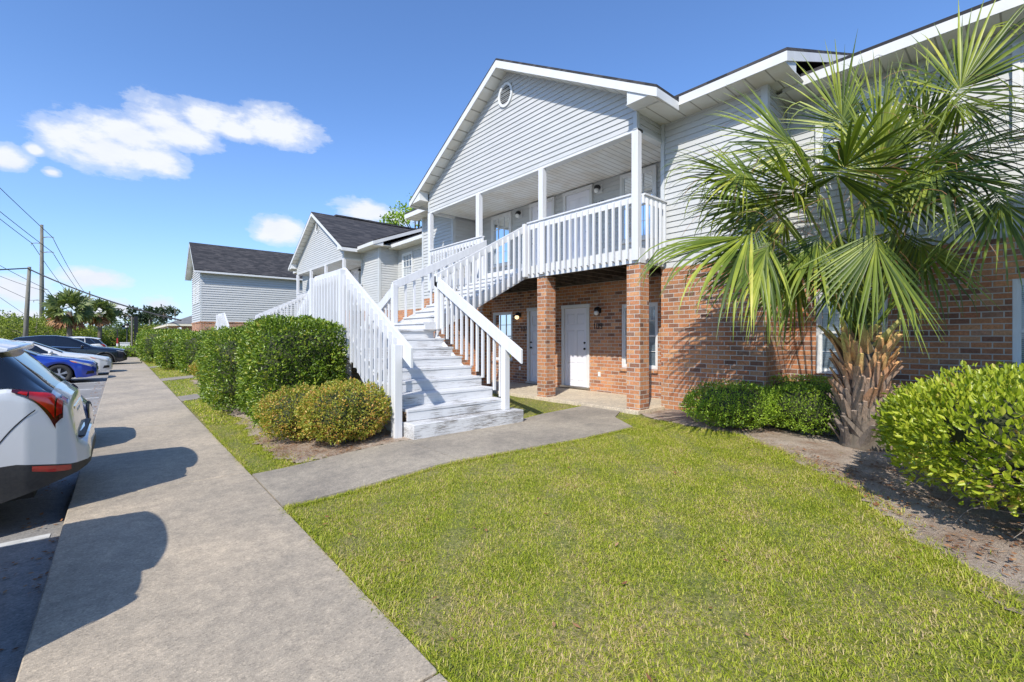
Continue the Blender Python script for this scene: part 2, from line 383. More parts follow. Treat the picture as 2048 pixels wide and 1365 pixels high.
def pbox(mb, P, u0, u1, a, b, z0, z1):
    vs = [P(u,o_,z) for z in (z0,z1) for (u,o_) in ((u0,a),(u1,a),(u1,b),(u0,b))]
    return mb.add(vs, [(0,3,2,1),(4,5,6,7),(0,1,5,4),(1,2,6,5),(2,3,7,6),(3,0,4,7)])
def window(P, u0, u1, z0, z1, parent, o, base=0, grid=(3,2), blind='blind', casing=.05, label=None):
    """single hung window: casing, two sashes, grids in the upper sash, blinds behind the glass; 'base' = outward offset of the wall face"""
    w = u1-u0; zm = z0+(z1-z0)*.5; c = casing
    f = MB(o)
    for (a,b_,zz0,zz1) in ((u0,u0+c,z0,z1),(u1-c,u1,z0,z1),(u0+c,u1-c,z1-c,z1),(u0+c,u1-c,z0,z0+c)):
        pbox(f, P, a, b_, base-.01, base+.045, zz0, zz1)
    fo = f.build('window', M['vinyl'], parent, bevel=.003)
    if label: fo['label'] = label
    s = MB(o); k = .03
    for lo_, hi_, off in ((z0+c, zm+.018, .012), (zm-.018, z1-c, .022)):
        a, b_ = u0+c, u1-c
        for (p, q, r, t_) in ((a,a+k,lo_,hi_),(b_-k,b_,lo_,hi_),(a+k,b_-k,hi_-.035,hi_),(a+k,b_-k,lo_,lo_+.035)):
            pbox(s, P, p, q, base+off-.012, base+off+.010, r, t_)
    nx, nz = grid
    for i in range(1, nx):
        uu = u0+c+(w-2*c)*i/nx; pbox(s, P, uu-.008, uu+.008, base+.012, base+.026, zm, z1-c)
        pbox(s, P, uu-.006, uu+.006, base+.004, base+.016, z0+c, zm)
    for j in range(1, nz):
        zz = zm+(z1-c-zm)*j/nz; pbox(s, P, u0+c, u1-c, base+.013, base+.025, zz-.008, zz+.008)
        zz = z0+c+(zm-z0-c)*j/nz; pbox(s, P, u0+c, u1-c, base+.005, base+.015, zz-.006, zz+.006)
    s.build('sash', M['vinyl'], fo)
    p = MB(o); p.add([P(u0+c,base+.009,z0+c),P(u1-c,base+.009,z0+c),P(u1-c,base+.009,z1-c),P(u0+c,base+.009,z1-c)], [(0,1,2,3)])
    p.build('pane', M['glass'], fo)
    bl = MB(o)
    if blind == 'blind':
        z = z0+c+.01
        while z < z1-c-.01:
            bl.add([P(u0+c+.012,base-.010,z),P(u1-c-.012,base-.010,z),P(u1-c-.012,base-.001,z+.022),P(u0+c+.012,base-.001,z+.022)], [(0,1,2,3)]); z += .0255
        bl.build('blind', M['blind'], fo)
    elif blind != 'none':
        n = 22; vs = []; fs = []
        for i in range(n+1):
            uu = u0+c+(w-2*c)*i/n; off = base-.006+.004*math.sin(i*1.9)
            vs += [P(uu,off,z0+c), P(uu,off,z1-c)]
        for i in range(n): fs.append((2*i,2*i+2,2*i+3,2*i+1))
        bl.add(vs, fs); bl.build('curtain', M['curtain'], fo)
    bk = MB(o); bk.add([P(u0+c,base-.014,z0+c),P(u1-c,base-.014,z0+c),P(u1-c,base-.014,z1-c),P(u0+c,base-.014,z1-c)], [(0,1,2,3)])
    bk.build('backing', M['dark'], fo)
    return fo
def door(P, u0, u1, z0, z1, parent, o, base=0, knob='low', proud=.05):
    """six panel door with casing; knob on the low-u or high-u side"""
    c = .085; f = MB(o)
    pbox(f, P, u0, u0+c, base-.02, base+proud, z0, z1); pbox(f, P, u1-c, u1, base-.02, base+proud, z0, z1)
    pbox(f, P, u0-.012, u1+.012, base-.02, base+proud+.006, z1, z1+c)
    fo = f.build('door', M['vinyl'], parent, bevel=.004)
    s = MB(o); a, b_ = u0+c+.004, u1-c-.004; W_ = b_-a; H_ = z1-z0-.03; zz = z0+.025
    cols = ((a+.12*W_, a+.45*W_), (a+.55*W_, a+.88*W_)); rows = ((.06,.30), (.37,.72), (.79,.93))
    ops = [(c0, c1, zz+r0*H_, zz+r1*H_) for c0, c1 in cols for r0, r1 in rows]
    Q = lambda u, off, z: P(u, off+base+.012, z)
    wall_open(s, Q, a, b_, zz, zz+H_, ops, .012)
    for (p, q, r, t_) in ops:
        g_ = .035
        s.add([Q(p,-.012,r),Q(q,-.012,r),Q(q,-.012,t_),Q(p,-.012,t_),Q(p+g_,-.001,r+g_),Q(q-g_,-.001,r+g_),Q(q-g_,-.001,t_-g_),Q(p+g_,-.001,t_-g_)],
              [(0,1,5,4),(1,2,6,5),(2,3,7,6),(3,0,4,7),(4,5,6,7)])
    so = s.build('door_leaf', M['door'], fo)
    ku = a+.065 if knob == 'low' else b_-.065
    for nm, kz, r in (('deadbolt', z0+1.12, .026), ('door_knob', z0+.97, .03)):
        kk = MB(o); cpt = P(ku, base+.045, kz); kk.sphere(cpt, r, 10); kk.tube([P(ku, base+.01, kz), P(ku, base+.04, kz)], .016, 8); kk.build(nm, M['black'], fo, smooth=True)
    th = MB(o); pbox(th, P, u0-.02, u1+.02, base-.02, base+.09, z0-.03, z0+.022); th.build('threshold', M['metal'], fo)
    return fo
def wall_lamp(P, u, z, parent, o, base, mat, plate=True):
    """jelly-jar porch lamp: plate, black bracket, globe"""
    b = MB(o)
    if plate: pbox(b, P, u-.085, u+.085, base, base+.018, z-.10, z+.10)
    else: pbox(b, P, u-.055, u+.055, base, base+.02, z-.06, z+.06)
    bo = b.build('porch_lamp', M['vinyl'] if plate else M['black'], parent)
    k = MB(o); k.tube([P(u,base+.015,z+.02),P(u,base+.07,z+.045),P(u,base+.12,z+.03)], [.05,.055,.05], 10); k.tube([P(u,base+.12,z+.05),P(u,base+.12,z-.01)], [.05,.062], 10)
    k.build('bracket', M['black'], bo, smooth=True)
    gl = MB(o); gl.sphere(P(u, base+.12, z-.055), .062, 12); gl.build('globe', mat, bo, smooth=True)
    return bo
DIG = {}
def number(txt, P, u, z, parent, o, base, size=.12):
    """house number in separate black strokes; u decreases to the reader's right"""
    segs = {'0': [(0,0,0,1),(0,1,1,1),(1,1,1,0),(1,0,0,0)], '1': [(.5,0,.5,1),(.5,1,.25,.8)], '7': [(0,1,1,1),(1,1,.4,0)],
            '8': [(0,0,0,1),(0,1,1,1),(1,1,1,0),(1,0,0,0),(0,.5,1,.5)], '9': [(1,0,1,1),(1,1,0,1),(0,1,0,.5),(0,.5,1,.5),(1,0,.1,0)]}
    m_ = MB(o); w = size*.5; x = 0
    for ch in txt:
        for (x0,y0,x1,y1) in segs[ch]:
            a = P(u-x-x0*w, base+.006, z+y0*size); b_ = P(u-x-x1*w, base+.006, z+y1*size)
            n_ = Vector(P(0,1,0))-Vector(P(0,0,0)); d = (Vector(b_)-Vector(a)).normalized()*.008
            m_.beam(Vector(a)-d, Vector(b_)+d, n_, .017, .010)
        x += w*1.55
    return m_.build('house_number', M['black'], parent)

GX, YC = 7.0, 8.22
RS = .57                     # gable roof slope
def gable_top(y): return 7.92-RS*abs(y-YC)
ZE = 5.42                    # eave soffit level
MS = .39                     # main roof slope
def unit(o, label, name='apartment_building', near=True):
    root = empty(name, o, label, 'apartment building')
    WX, BX, RX = 7.85, 8.72, 8.78       # wing front, porch back wall, recess wall
    YR0, YR1, YL0, YL1 = 2.77, 4.63, 11.81, 13.67
    ZB = 2.68
    Y2 = YR0-5.3
    lowD = [(7.10, 8.02, .10, 2.10), (8.42, 9.34, .10, 2.10)]; lowW = [(5.24, 6.17, .66, 2.12), (10.0, 10.93, .66, 2.12)]
    # brick storey
    b = MB(o)
    wall_open(b, PX(BX), YR1-.02, YL0+.02, 0, ZB, [(d[0]-.0, d[1]+.0, d[2]-.04, d[3]+.08) for d in lowD]+lowW)
    for a, c in ((YR0, YR1), (YL0, YL1)): wall_open(b, PX(WX-.02), a, c, 0, ZB, [])
    for yy, sg in ((YR0, 1), (YL0, 1)): b.add([(WX-.02,yy,0),(RX+.3,yy,0),(RX+.3,yy,ZB),(WX-.02,yy,ZB)], [(0,1,2,3)])
    for yy in (YR1, YL1): b.add([(WX-.02,yy,0),(RX+.3,yy,0),(RX+.3,yy,ZB),(WX-.02,yy,ZB)], [(3,2,1,0)])
    rW = [(1.40, 2.33, .76, 2.12), (-.80, .14, .76, 2.12)]
    wall_open(b, PX(RX-.02), Y2, YR0, 0, ZB, rW)
    for a, c in ((YR0, YR1), (YL0, YL1)): b.add([(WX-.02,a,ZB),(WX-.02,c,ZB),(WX+.05,c,ZB),(WX+.05,a,ZB)], [(0,1,2,3)])
    b.add([(RX-.02,Y2,ZB),(RX-.02,YR0,ZB),(RX+.05,YR0,ZB),(RX+.05,Y2,ZB)], [(0,1,2,3)])
    b.build('brick_wall', M['brick'], root)
    cs = MB(o)      # soldier course sills under the ground floor windows
    for w_, xa, xb in [(w, BX-.05, BX+.02) for w in lowW]+[(w, RX-.06, RX) for w in rW]:
        cs = MB(o); cs.box(xa, xb, w_[0]-.02, w_[1]+.02, w_[2]-.07, w_[2]-.002); cs.build('brick_sill', M['brick'], root)
    bx = MB(o); bx.box(RX+.35, RX+9.5, Y2, YL1, 0, ZE+.1); bx.build('inner_wall', M['siding'], root)
    # siding storey
    s = MB(o); con = lambda a, c: (lambda z: (a, c))
    for a, c in ((YR0, YR1), (YL0, YL1)): siding(s, PX(WX), ZB, ZE+.02, con(a, c))
    siding(s, PY(YR0), ZB, ZE+.55, lambda z: (WX+max(0, (z-ZE-.05)/MS), RX+.3)); siding(s, PY(YL0), ZB, ZE+.02, con(WX, BX+.1))
    siding(s, PY(YR1, 1), ZB, ZE+.02, con(WX, BX+.1)); siding(s, PY(YL1, 1), ZB, ZE+.3, con(WX, RX+.3))
    siding(s, PX(RX), ZB, ZE+.02, con(Y2, YR0))
    siding(s, PX(BX), 2.96, 5.16, con(YR1, YL0))
    s.build('siding_wall', M['siding'], root)
    gs = MB(o)
    siding(gs, PX(GX), 5.12, 7.9, lambda z: (max(YR1, YC-(7.74-z)/RS), min(YL0, YC+(7.74-z)/RS)))
    siding(gs, PY(YR1), 5.12, ZE+.02, con(GX, WX)); siding(gs, PY(YL0, 1), 5.12, ZE+.02, con(GX, WX))
    gs.add([(GX+.02,YR1,5.13),(GX+.02,YL0,5.13),(GX+.02,YL0,5.55),(GX+.02,YC,7.72),(GX+.02,YR1,5.55)], [(0,1,2,3,4)])
    gs.build('gable_wall', M['siding'], root)
    # corner trims: one angle piece per corner
    k = .075
    def trim(*bx_):
        c_ = MB(o)
        for q in bx_: c_.box(*q)
        c_.build('corner_trim', M['trim_grey'], root)
    for yy, d in ((YR0, 1), (YR1, -1), (YL0, 1), (YL1, -1)):
        y0, y1 = sorted((yy-d*.024, yy+d*k)); q = [(WX-.028, WX-.001, y0, y1, ZB+.005, ZE)]
        if d > 0: q.append((WX-.0, WX+k, yy-.026, yy-.002, ZB+.005, ZE))
        if yy == YR1: q = [(WX-.045, WX-.001, YR1-k, YR1-.001, ZB+.005, ZE)]
        trim(*q)
    trim((GX-.028, GX-.001, YR1-.026, YR1+.05, 5.10, ZE-.01), (GX+.0, GX+.05, YR1-.028, YR1-.002, 5.10, ZE-.01))
    trim((GX-.028, GX-.001, YL0-.05, YL0+.026, 5.10, ZE-.01))
    trim((BX-.03, BX, YL0-.04, YL0-.002, 2.97, 5.13)); trim((RX-.03, RX, YR0-.045, YR0-.002, ZB+.005, ZE))
    # roofs
    r = MB(o); th = .05
    def slab(pts, t_=th): r.prism(pts, (0, 0, t_))
    e0, rx = 7.38, 13.2; ze = ZE+.15
    zr = ze+MS*(rx-e0); yy0, yy1 = 2.33, 14.1
    slab([(e0,yy0,ze),(e0,yy1,ze),(rx,yy1,zr),(rx,yy0,zr)]); slab([(rx+.002,yy0,zr),(rx+.002,yy1,zr),(rx*2-e0,yy1,ze),(rx*2-e0,yy0,ze)])
    e1 = 8.24; zr1 = ze-.03+MS*(rx-e1)-.05
    slab([(e1,Y2,ze-.03),(e1,yy0+.35,ze-.03),(rx,yy0+.35,zr1),(rx,Y2,zr1)]); slab([(rx+.002,Y2,zr1),(rx+.002,yy0+.35,zr1),(rx*2-e1,yy0+.35,ze-.03),(rx*2-e1,Y2,ze-.03)])
    gx0, gx1 = 6.66, 13.4; gy = 4.02; gz = gable_top(gy); pk = gable_top(YC)
    slab([(gx0,gy,gz-.05),(gx1,gy,gz-.05),(gx1,YC,pk-.05),(gx0,YC,pk-.05)][::-1]); gy2 = 2*YC-gy
    slab([(gx0,gy2,gz-.05),(gx1,gy2,gz-.05),(gx1,YC,pk-.05),(gx0,YC,pk-.05)])
    ro = r.build('roof', M['shingle'], root)
    cap = MB(o); rng_ = random.Random(3)
    x = gx0+1.2
    while x < gx1-.4: cap.box(x, x+.27, YC-.14, YC+.14, pk-.03, pk+.045+rng_.random()*.012); x += .25
    cap.build('ridge_cap', M['shingle'], ro)
    # fascia boards
    f = MB(o); fh = .135
    f.box(e0-.004, e0+.018, yy0, gy+.0, ze-.012-fh, ze-.002); f.box(e0-.004, e0+.018, gy2, yy1, ze-.012-fh, ze-.002)
    f.box(e1-.004, e1+.018, Y2, yy0+.34, ze-.042-fh, ze-.032)
    f.box(gx0+.0, e0-.006, gy-.002, gy+.02, gz-.06-fh, gz-.052); f.box(gx0, e0-.006, gy2-.02, gy2+.002, gz-.06-fh, gz-.052)
    for y0, z0 in ((gy, gz), (gy2, gz)):      # rake boards
        f.prism([(gx0-.004,y0,z0-.052),(gx0-.004,YC,pk-.052),(gx0-.004,YC,pk-.052-.17),(gx0-.004,y0,z0-.052-.15)], (.022,0,0))
    f.prism([(e0,yy0-.004,ze-.004),(rx,yy0-.004,zr-.004),(rx,yy0-.004,zr-.15),(e0,yy0-.004,ze-.15)], (0,.022,0))
    for y0, y1 in ((gy+.02, YR1-.02), (YL0+.02, gy2-.02)):   # boxed returns at the foot of the gable
        zt = lambda y: gable_top(y)-.21
        f.prism([(gx0+.02,y0,ZE-.004),(gx0+.02,y1,ZE-.004),(gx0+.02,y1,zt(y1)+.06),(gx0+.02,y0,zt(y0)+.06)], (GX-gx0-.05,0,0))
    f.box(GX-.012, GX+.16, YR1-.03, YL0+.03, 5.062, 5.118)        # beam under the gable
    f.box(GX+.0, WX, YR1-.03, YR1+.10, 5.062, 5.117); f.box(GX+.0, WX, YL0-.10, YL0+.03, 5.062, 5.117)
    f.prism([(e0+.02,yy0+.02,ZE-.004),(WX,yy0+.02,ZE-.004),(WX,yy0+.02,ZE+.20),(e0+.02,yy0+.02,ZE+.02)], (0,.012,0))
    f.build('fascia', M['vinyl'], root)
    for lst in (((e0+.018, WX, yy0+.03, gy+.62, ZE-.002, ZE+.006), (gx0+.02, e0+.018, gy+.02, YR1, ZE-.002, ZE+.006)),
                ((e0+.018, WX, YL0, yy1-.02, ZE-.002, ZE+.006), (gx0+.02, e0+.018, YL0, gy2-.02, ZE-.002, ZE+.006)),
                ((WX, RX+.4, yy0+.03, YR0+.01, ZE+.03, ZE+.04),), ((e1+.018, RX, Y2, YR0, ZE-.032, ZE-.024),)):
        so_ = MB(o)
        for q in lst: so_.box(*q)
        so_.build('soffit', M['soffit'], root)
    sr = MB(o)
    for y0 in (gy, gy2):
        sr.prism([(gx0+.018,y0,gable_top(y0)-.20),(gx0+.018,YC,pk-.20),(GX,YC,pk-.20),(GX,y0,gable_top(y0)-.20)], (0,0,.008))
    sr.build('rake_soffit', M['rake'], root)
    ce = MB(o); ce.box(GX+.16, BX, YR1+.10, YL0-.10, 5.12, 5.135); ce.build('porch_ceiling', M['ceiling'], root)
    # gable vent
    v = MB(o); vy, vz, rr = 8.24, 7.17, .26; n = 28; pts = []
    for i in range(n):
        t_ = 2*math.pi*i/n; t2 = 2*math.pi*(i+1)/n
        q = [(GX-.05, vy+rr*math.cos(t_)*rs, vz+rr*1.1*math.sin(t_)*rs) for rs in (1, .78)]+[(GX-.05, vy+rr*math.cos(t2)*rs, vz+rr*1.1*math.sin(t2)*rs) for rs in (.78, 1)]
        v.prism(q, (.06, 0, 0))
    vo = v.build('gable_vent', M['vinyl'], root)
    sl = MB(o)
    for i in range(-4, 5):
        zz = vz+i*.046; hw = rr*.79*math.sqrt(max(0, 1-((zz-vz)/(rr*1.1*.79))**2))
        if hw > .03: sl.add([(GX-.045,vy-hw,zz-.013),(GX-.045,vy+hw,zz-.013),(GX-.01,vy+hw,zz+.022),(GX-.01,vy-hw,zz+.022),(GX-.04,vy-hw,zz-.018),(GX-.04,vy+hw,zz-.018)], [(0,1,2,3),(4,5,1,0)])
    sl.build('louvre', M['vinyl'], vo)
    bk = MB(o); bk.box(GX-.012, GX-.004, vy-rr*.75, vy+rr*.75, vz-rr*.8, vz+rr*.8); bk.build('backing', M['dark'], vo)
    # deck
    d = MB(o); dy0, dy1 = 4.56, YL0+.03
    d.box(GX+.04, BX, dy0+.04, dy1-.04, 2.925, 2.955)
    d.build('deck_floor', M['paint'], root)
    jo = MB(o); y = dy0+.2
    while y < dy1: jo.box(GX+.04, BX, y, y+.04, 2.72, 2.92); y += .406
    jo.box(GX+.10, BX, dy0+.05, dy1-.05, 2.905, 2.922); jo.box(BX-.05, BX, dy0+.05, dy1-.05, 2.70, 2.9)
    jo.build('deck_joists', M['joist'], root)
    rm = MB(o); rm.box(GX-.0, GX+.038, dy0, dy1, 2.70, 2.97); rm.box(GX+.04, WX-.03, dy0, dy0+.038, 2.70, 2.97); rm.box(GX+.04, WX, dy1-.038, dy1, 2.70, 2.97)
    rm.build('deck_rim', M['paint'], root)
    for y in (4.635, 7.03, 9.34, 11.75):
        p = MB(o); p.box(GX-.055, GX+.075, y-.066, y+.066, 2.74, 5.061); p.build('porch_post', M['paint'], root, bevel=.006)
    for (y0, y1) in ((4.57, 4.85), (6.92, 7.20), (9.20, 9.48), (11.52, 11.80)):
        p = MB(o); p.box(GX+.02, GX+.31, y0, y1, 0.0, 2.699); p.build('brick_column', M['brick'], root)
    # railing
    def rail(a, b_, n0):
        rl = MB(o); (x0, y0), (x1, y1) = a, b_; up = (0,0,1)
        rl.beam((x0,y0,3.845), (x1,y1,3.845), up, .042, .14)
        d_ = Vector((x1-x0, y1-y0, 0)); nn = Vector((d_.y, -d_.x, 0)).normalized()*n0
        rl.beam((x0+nn.x*.0,y0+nn.y*.0,3.93), (x1,y1,3.93), up, .10, .03)
        ro2 = rl.build('deck_railing', M['paint'], root)
        L = d_.length; n = max(2, int(round(L/.155)))
        for i in range(n):
            p_ = Vector((x0, y0, 0))+d_*((i+.5)/n)+nn*.044
            bb = MB(o); tx = .021; z0, z1 = 2.745, 3.85
            vs = [(p_.x-tx,p_.y-tx,z0),(p_.x+tx,p_.y-tx,z0),(p_.x+tx,p_.y+tx,z0),(p_.x-tx,p_.y+tx,z0)]
            vs += [(q[0],q[1],z1) for q in vs]; q = [list(t_) for t_ in vs]
            for t_ in range(4):       # bevelled ends
                if (Vector(q[t_][:2]+[0])-Vector((p_.x,p_.y,0))).dot(nn) < 0: q[t_][2] += .0; q[t_+4][2] += .03
                else: q[t_][2] += .03; q[t_+4][2] += .0
            bb.add(q, [(0,3,2,1),(4,5,6,7),(0,1,5,4),(1,2,6,5),(2,3,7,6),(3,0,4,7)]); bb.build('baluster', M['paint'], ro2)
    rail((GX-.03, 4.70), (GX-.03, 7.44), -1 if True else 1)
    rail((GX-.03, 9.12), (GX-.03, 11.68), -1)
    rail((GX+.08, 4.55), (WX-.03, 4.55), 1)
    # doors, windows, lamps, numbers
    P0 = PX(BX)
    door(P0, *lowD[0][:2], .10, 2.10, root, o, -.03, 'low', .055); door(P0, *lowD[1][:2], .10, 2.10, root, o, -.03, 'high', .055)
    door(P0, 6.98, 7.93, 2.985, 5.0, root, o, .02, 'low'); door(P0, 8.25, 9.20, 2.985, 5.0, root, o, .02, 'high')
    for w_ in lowW: window(P0, *w_, root, o, -.06)
    for w_ in lowW: window(P0, w_[0], w_[1], 3.50, 5.07, root, o, .02, casing=.07)
    for w_ in rW: window(PX(RX-.02), *w_, root, o, -.05, grid=(1,1) if w_[0] < 0 else (3,2))
    for w_ in rW: window(PX(RX), w_[0], w_[1], 3.93, 5.16, root, o, .02, blind='curtain', casing=.07)
    wall_lamp(P0, 9.62, 4.90, root, o, .02, M['globe']); wall_lamp(P0, 6.78, 4.92, root, o, .02, M['globe'])
    wall_lamp(P0, 9.66, 1.99, root, o, 0, M['lit'] if near else M['globe'], False); wall_lamp(P0, 6.80, 2.0, root, o, 0, M['globe'], False)
    if near:
        number('108', P0, 9.42, 4.47, root, o, .02); number('110', P0, 6.90, 4.50, root, o, .02)
        number('107', P0, 9.62, 1.54, root, o, 0); number('109', P0, 6.97, 1.57, root, o, 0)
    for (u_, z_, bs) in ((6.80,.47,0),(9.66,.47,0),(6.62,3.42,.02),(9.55,3.42,.02)):
        p = MB(o); pbox(p, P0, u_-.035, u_+.035, bs, bs+.012, z_-.055, z_+.055); p.build('outlet_cover', M['globe'], root)
    return root

BA = unit((GX, YC, 0), 'nearest grey-sided apartment block, with a big porch gable over brick columns')
# the next block down the row: a copy of the first, its house numbers left off
BB = copy_tree(BA, skip=('house_number',)); BB.location = (GX+.75, YC+16.0, -.10)
BB['label'] = 'second grey-sided apartment block along the row, with dark roof slope showing beyond the stairs'

# ------------------------------------------------------------------ outdoor stairs
def stairs():
    o = (3.0, 8.3, 0); root = empty('outdoor_staircase', o, 'white flaking wooden double staircase rising from the path to the upper deck', 'staircase')
    XL, XR = 2.93, 4.72; SL = .1635/.303
    Ys = [5.60+.300*i for i in range(8)]      # fronts of steps 2..9 (9 = landing edge)
    Zs = [.2+.1635*(i+1) for i in range(8)]
    LZ = Zs[-1]; LY0, LY1 = Ys[-1], 9.30; YM = (LY0+LY1)/2
    mir = lambda y: LY0+LY1-y
    b = MB(o); b.box(XL-.0, 4.90, 5.34, 5.64, -.06, .195); b.build('bottom_step', M['paint_box'], root, bevel=.006)
    def flight(far):
        for i in range(7):
            s = MB(o); y0, y1 = Ys[i], Ys[i+1]; z0 = Zs[i]
            if far: y0, y1 = mir(y1), mir(y0)
            fy = (mir(Ys[i]) if far else Ys[i]); sg = -1 if far else 1
            ya, yb = sorted((fy-sg*.009, fy+sg*.325)); s.box(XL+.04, XR, ya, yb, z0-.038, z0)
            ya, yb = sorted((fy, fy+sg*.02)); s.box(XL+.04, XR-.015, ya, yb, z0-.163+.0005, z0-.039)
            s.build('stair_step', M['paint_step'], root, bevel=.003)
        if far:
            s = MB(o); s.box(XL, XR, mir(5.62), mir(5.34), -.06, .195); s.build('bottom_step', M['paint_box'], root)
        for x in (XL, XR-.0):
            st = MB(o); pts = [(x,5.62,.0),(x,5.62,.16),(x,LY0,LZ-.01),(x,LY0,LZ-.30)]
            pts = [(x,5.62,-.05),(x,5.62,.12),(x,LY0+.0,LZ-.05),(x,LY0+.0,LZ-.34),(x,6.05,-.05)]
            if far: pts = [(p[0], mir(p[1]), p[2]) for p in pts]
            st.prism(pts, (.038 if x == XL else -.038, 0, 0)); st.build('stringer', M['paint'], root)
    flight(False); flight(True)
    # landing
    l = MB(o); y = LY0-.03
    while y < LY1: l.box(XL, 4.70, y, min(y+.136, LY1+.02), LZ-.035, LZ); y += .142
    l.box(XL, 4.66, LY0, LY0+.02, LZ-.163, LZ-.036)
    l.build('landing_floor', M['paint_step'], root)
    l = MB(o); l.box(XL-.002, XL+.036, LY0, LY1, LZ-.30, LZ-.037); l.box(XL+.04, 4.7, LY0+.022, LY0+.06, LZ-.30, LZ-.165); l.box(4.66, 4.698, LY0+.06, LY1, LZ-.3, LZ-.04); l.box(XL+.04, 4.65, LY1-.04, LY1, LZ-.30, LZ-.04)
    l.build('landing_frame', M['paint'], root)
    for x, y in ((XL+.06, LY0+.1), (XL+.06, LY1-.1), (4.60, LY0+.1), (4.60, LY1-.1), (XL+.06, YM)):
        p = MB(o); p.box(x-.05, x+.05, y-.05, y+.05, -.08, LZ-.301); p.build('landing_leg', M['paint'], root)
    # upper flight, rising towards the deck
    UY0, UY1 = 7.56, 9.02; X0 = 4.40; run, rise = .2850, (2.955-LZ)/10
    for k in range(9):
        s = MB(o); x = X0+run*k; z = LZ+rise*(k+1)
        s.box(x-.025, x+run+.02, UY0+.042, UY1-.042, z-.036, z); s.box(x, x+.02, UY0+.044, UY1-.044, z-rise+.0005, z-.037)
        s.build('stair_step', M['paint_step'], root, bevel=.003)
    s = MB(o); s.box(X0+run*9, X0+run*9+.02, UY0+.044, UY1-.044, 2.8, 2.92); s.build('stair_riser', M['paint_step'], root)
    sl = rise/run
    for k_ in range(2):
        q = MB(o); q.box(X0+run*k_, 4.70, UY0+.022, UY0+.041, LZ+rise*k_+.001, LZ+rise*(k_+1)-.037); q.build('stair_riser', M['paint_step'], root)
    for y in (UY0, UY1-.038):
        st = MB(o); x1 = 6.995
        xa = 4.66 if y == UY0 else X0-.02; dz_ = sl*(xa-X0)
        st.prism([(xa,y,LZ+.10+dz_),(x1,y,LZ+.10+sl*(x1-X0)),(x1,y,2.70),(max(xa+.05,X0+.30),y,LZ-.18+sl*max(.30,xa+.05-X0)),(xa,y,LZ-.18+dz_*.5)], (0,.038,0)); st.build('stringer', M['paint'], root)
    # newel posts
    def newel(x, y, z0, z1, w=.10):
        p = MB(o); p.box(x-w/2, x+w/2, y-w/2, y+w/2, z0, z1); p.build('newel_post', M['paint'], root, bevel=.006)
    newel(2.845, 5.66, -.06, 1.26, .115); newel(4.70, 5.56, .195, 1.26, .105); newel(4.70, 7.60, LZ, 2.56, .11)
    newel(4.46, 8.98, LZ, 2.50, .11); newel(2.86, LY0+.02, LZ-.3, 2.52, .09); newel(2.86, LY1-.02, LZ-.3, 2.52, .09)
    newel(6.93, 7.50, 2.72, 3.92, .10); newel(6.93, 9.06, 2.72, 3.80, .10)
    newel(2.845, mir(5.66), -.06, 1.22, .10); newel(4.70, mir(5.60), .0, 1.22, .10)
    # handrails and balusters
    def handrail(a, b_, n_, h=.205, side=1, spacing=.150, lo=None, name='handrail', over=.05, end=True, drop=.10, tmin=0.):
        """board from a to b (top edge heights); balusters on the n_ side, reaching down to lo(t)"""
        a = Vector(a); b2 = Vector(b_); n_ = Vector(n_)
        m_ = MB(o); q = [a, b2, b2-Vector((0,0,h)), a-Vector((0,0,h))]; m_.prism([tuple(p-n_*.0) for p in q], tuple(n_*-.04)); ro = m_.build(name, M['paint'], root, bevel=.004)
        if lo is None: return ro
        d_ = b2-a; L = math.hypot(d_.x, d_.y); n = int(L/spacing)
        for i in range(n):
            t_ = (i+.6)/n
            if t_ < tmin: continue
            p = a+d_*t_+n_*(.022*side if side > 0 else -.062); zt = p.z-drop; zb = lo(t_); k = .0195
            bb = MB(o); bb.box(p.x-k, p.x+k, p.y-k, p.y+k, zb, zt); bb.build('baluster', M['paint'], ro)
        return ro
    # outer rail of the near flight (its board faces the steps, the balusters stand outside)
    zl = lambda y: 1.24+(2.56-1.24)/(7.72-5.42)*(y-5.42)
    handrail((2.905,5.38,zl(5.38)), (2.905,LY0+.03,2.56), (-1,0,0), .27, 1, .155, lambda t_: .0+(LZ-.36)*t_-.02, tmin=.17)
    handrail((2.905,LY0+.032,2.56), (2.905,LY1-.032,2.56), (-1,0,0), .2, 1, .150, lambda t_: LZ-.38)
    handrail((2.905,mir(5.38),zl(5.38)-.02), (2.905,LY1-.03,2.56), (-1,0,0), .25, 1, .155, lambda t_: .0+(LZ-.36)*t_-.02, tmin=.17)
    # inner rail of the near flight
    handrail((4.645,5.12,1.17), (4.645,7.66,2.60), (-1,0,0), .22, -1, .155, lambda t_: .20+(LZ-.20)*max(0, (t_-.10))/.87, tmin=.21)
    handrail((4.50,mir(5.2),1.17), (4.50,9.05,2.55), (-1,0,0), .22, -1, .155, lambda t_: .20+(LZ-.20)*max(0, (t_-.10))/.87, tmin=.21)
    # rails of the upper flight
    su = (3.92-2.56)/(7.0-4.58)
    handrail((4.62,7.52,2.59), (6.97,7.52,3.92), (0,-1,0), .16, 1, .150, lambda t_: LZ-.02+(2.745-LZ+.02)*t_, drop=.05)
    handrail((4.42,8.98,2.55), (6.98,8.98,3.82), (0,-1,0), .185, -1, .21, lambda t_: LZ+.10+(2.70-LZ)*t_, drop=.14)
    return root
SA = stairs()
SB = copy_tree(SA); SB.location = (3.0+.62, 8.3+16.0, -.10)
SB['label'] = 'white wooden staircase of the second block, its rail tops showing above the far hedges'
SCc = copy_tree(SA); SCc.location = (3.95, 47.5, -.35)
SCc['label'] = 'farthest white staircase, a balustrade sloping beside the brick corner'
for s_ in (SA, SB, SCc): s_['group'] = 'white wooden stairs to the upper decks'

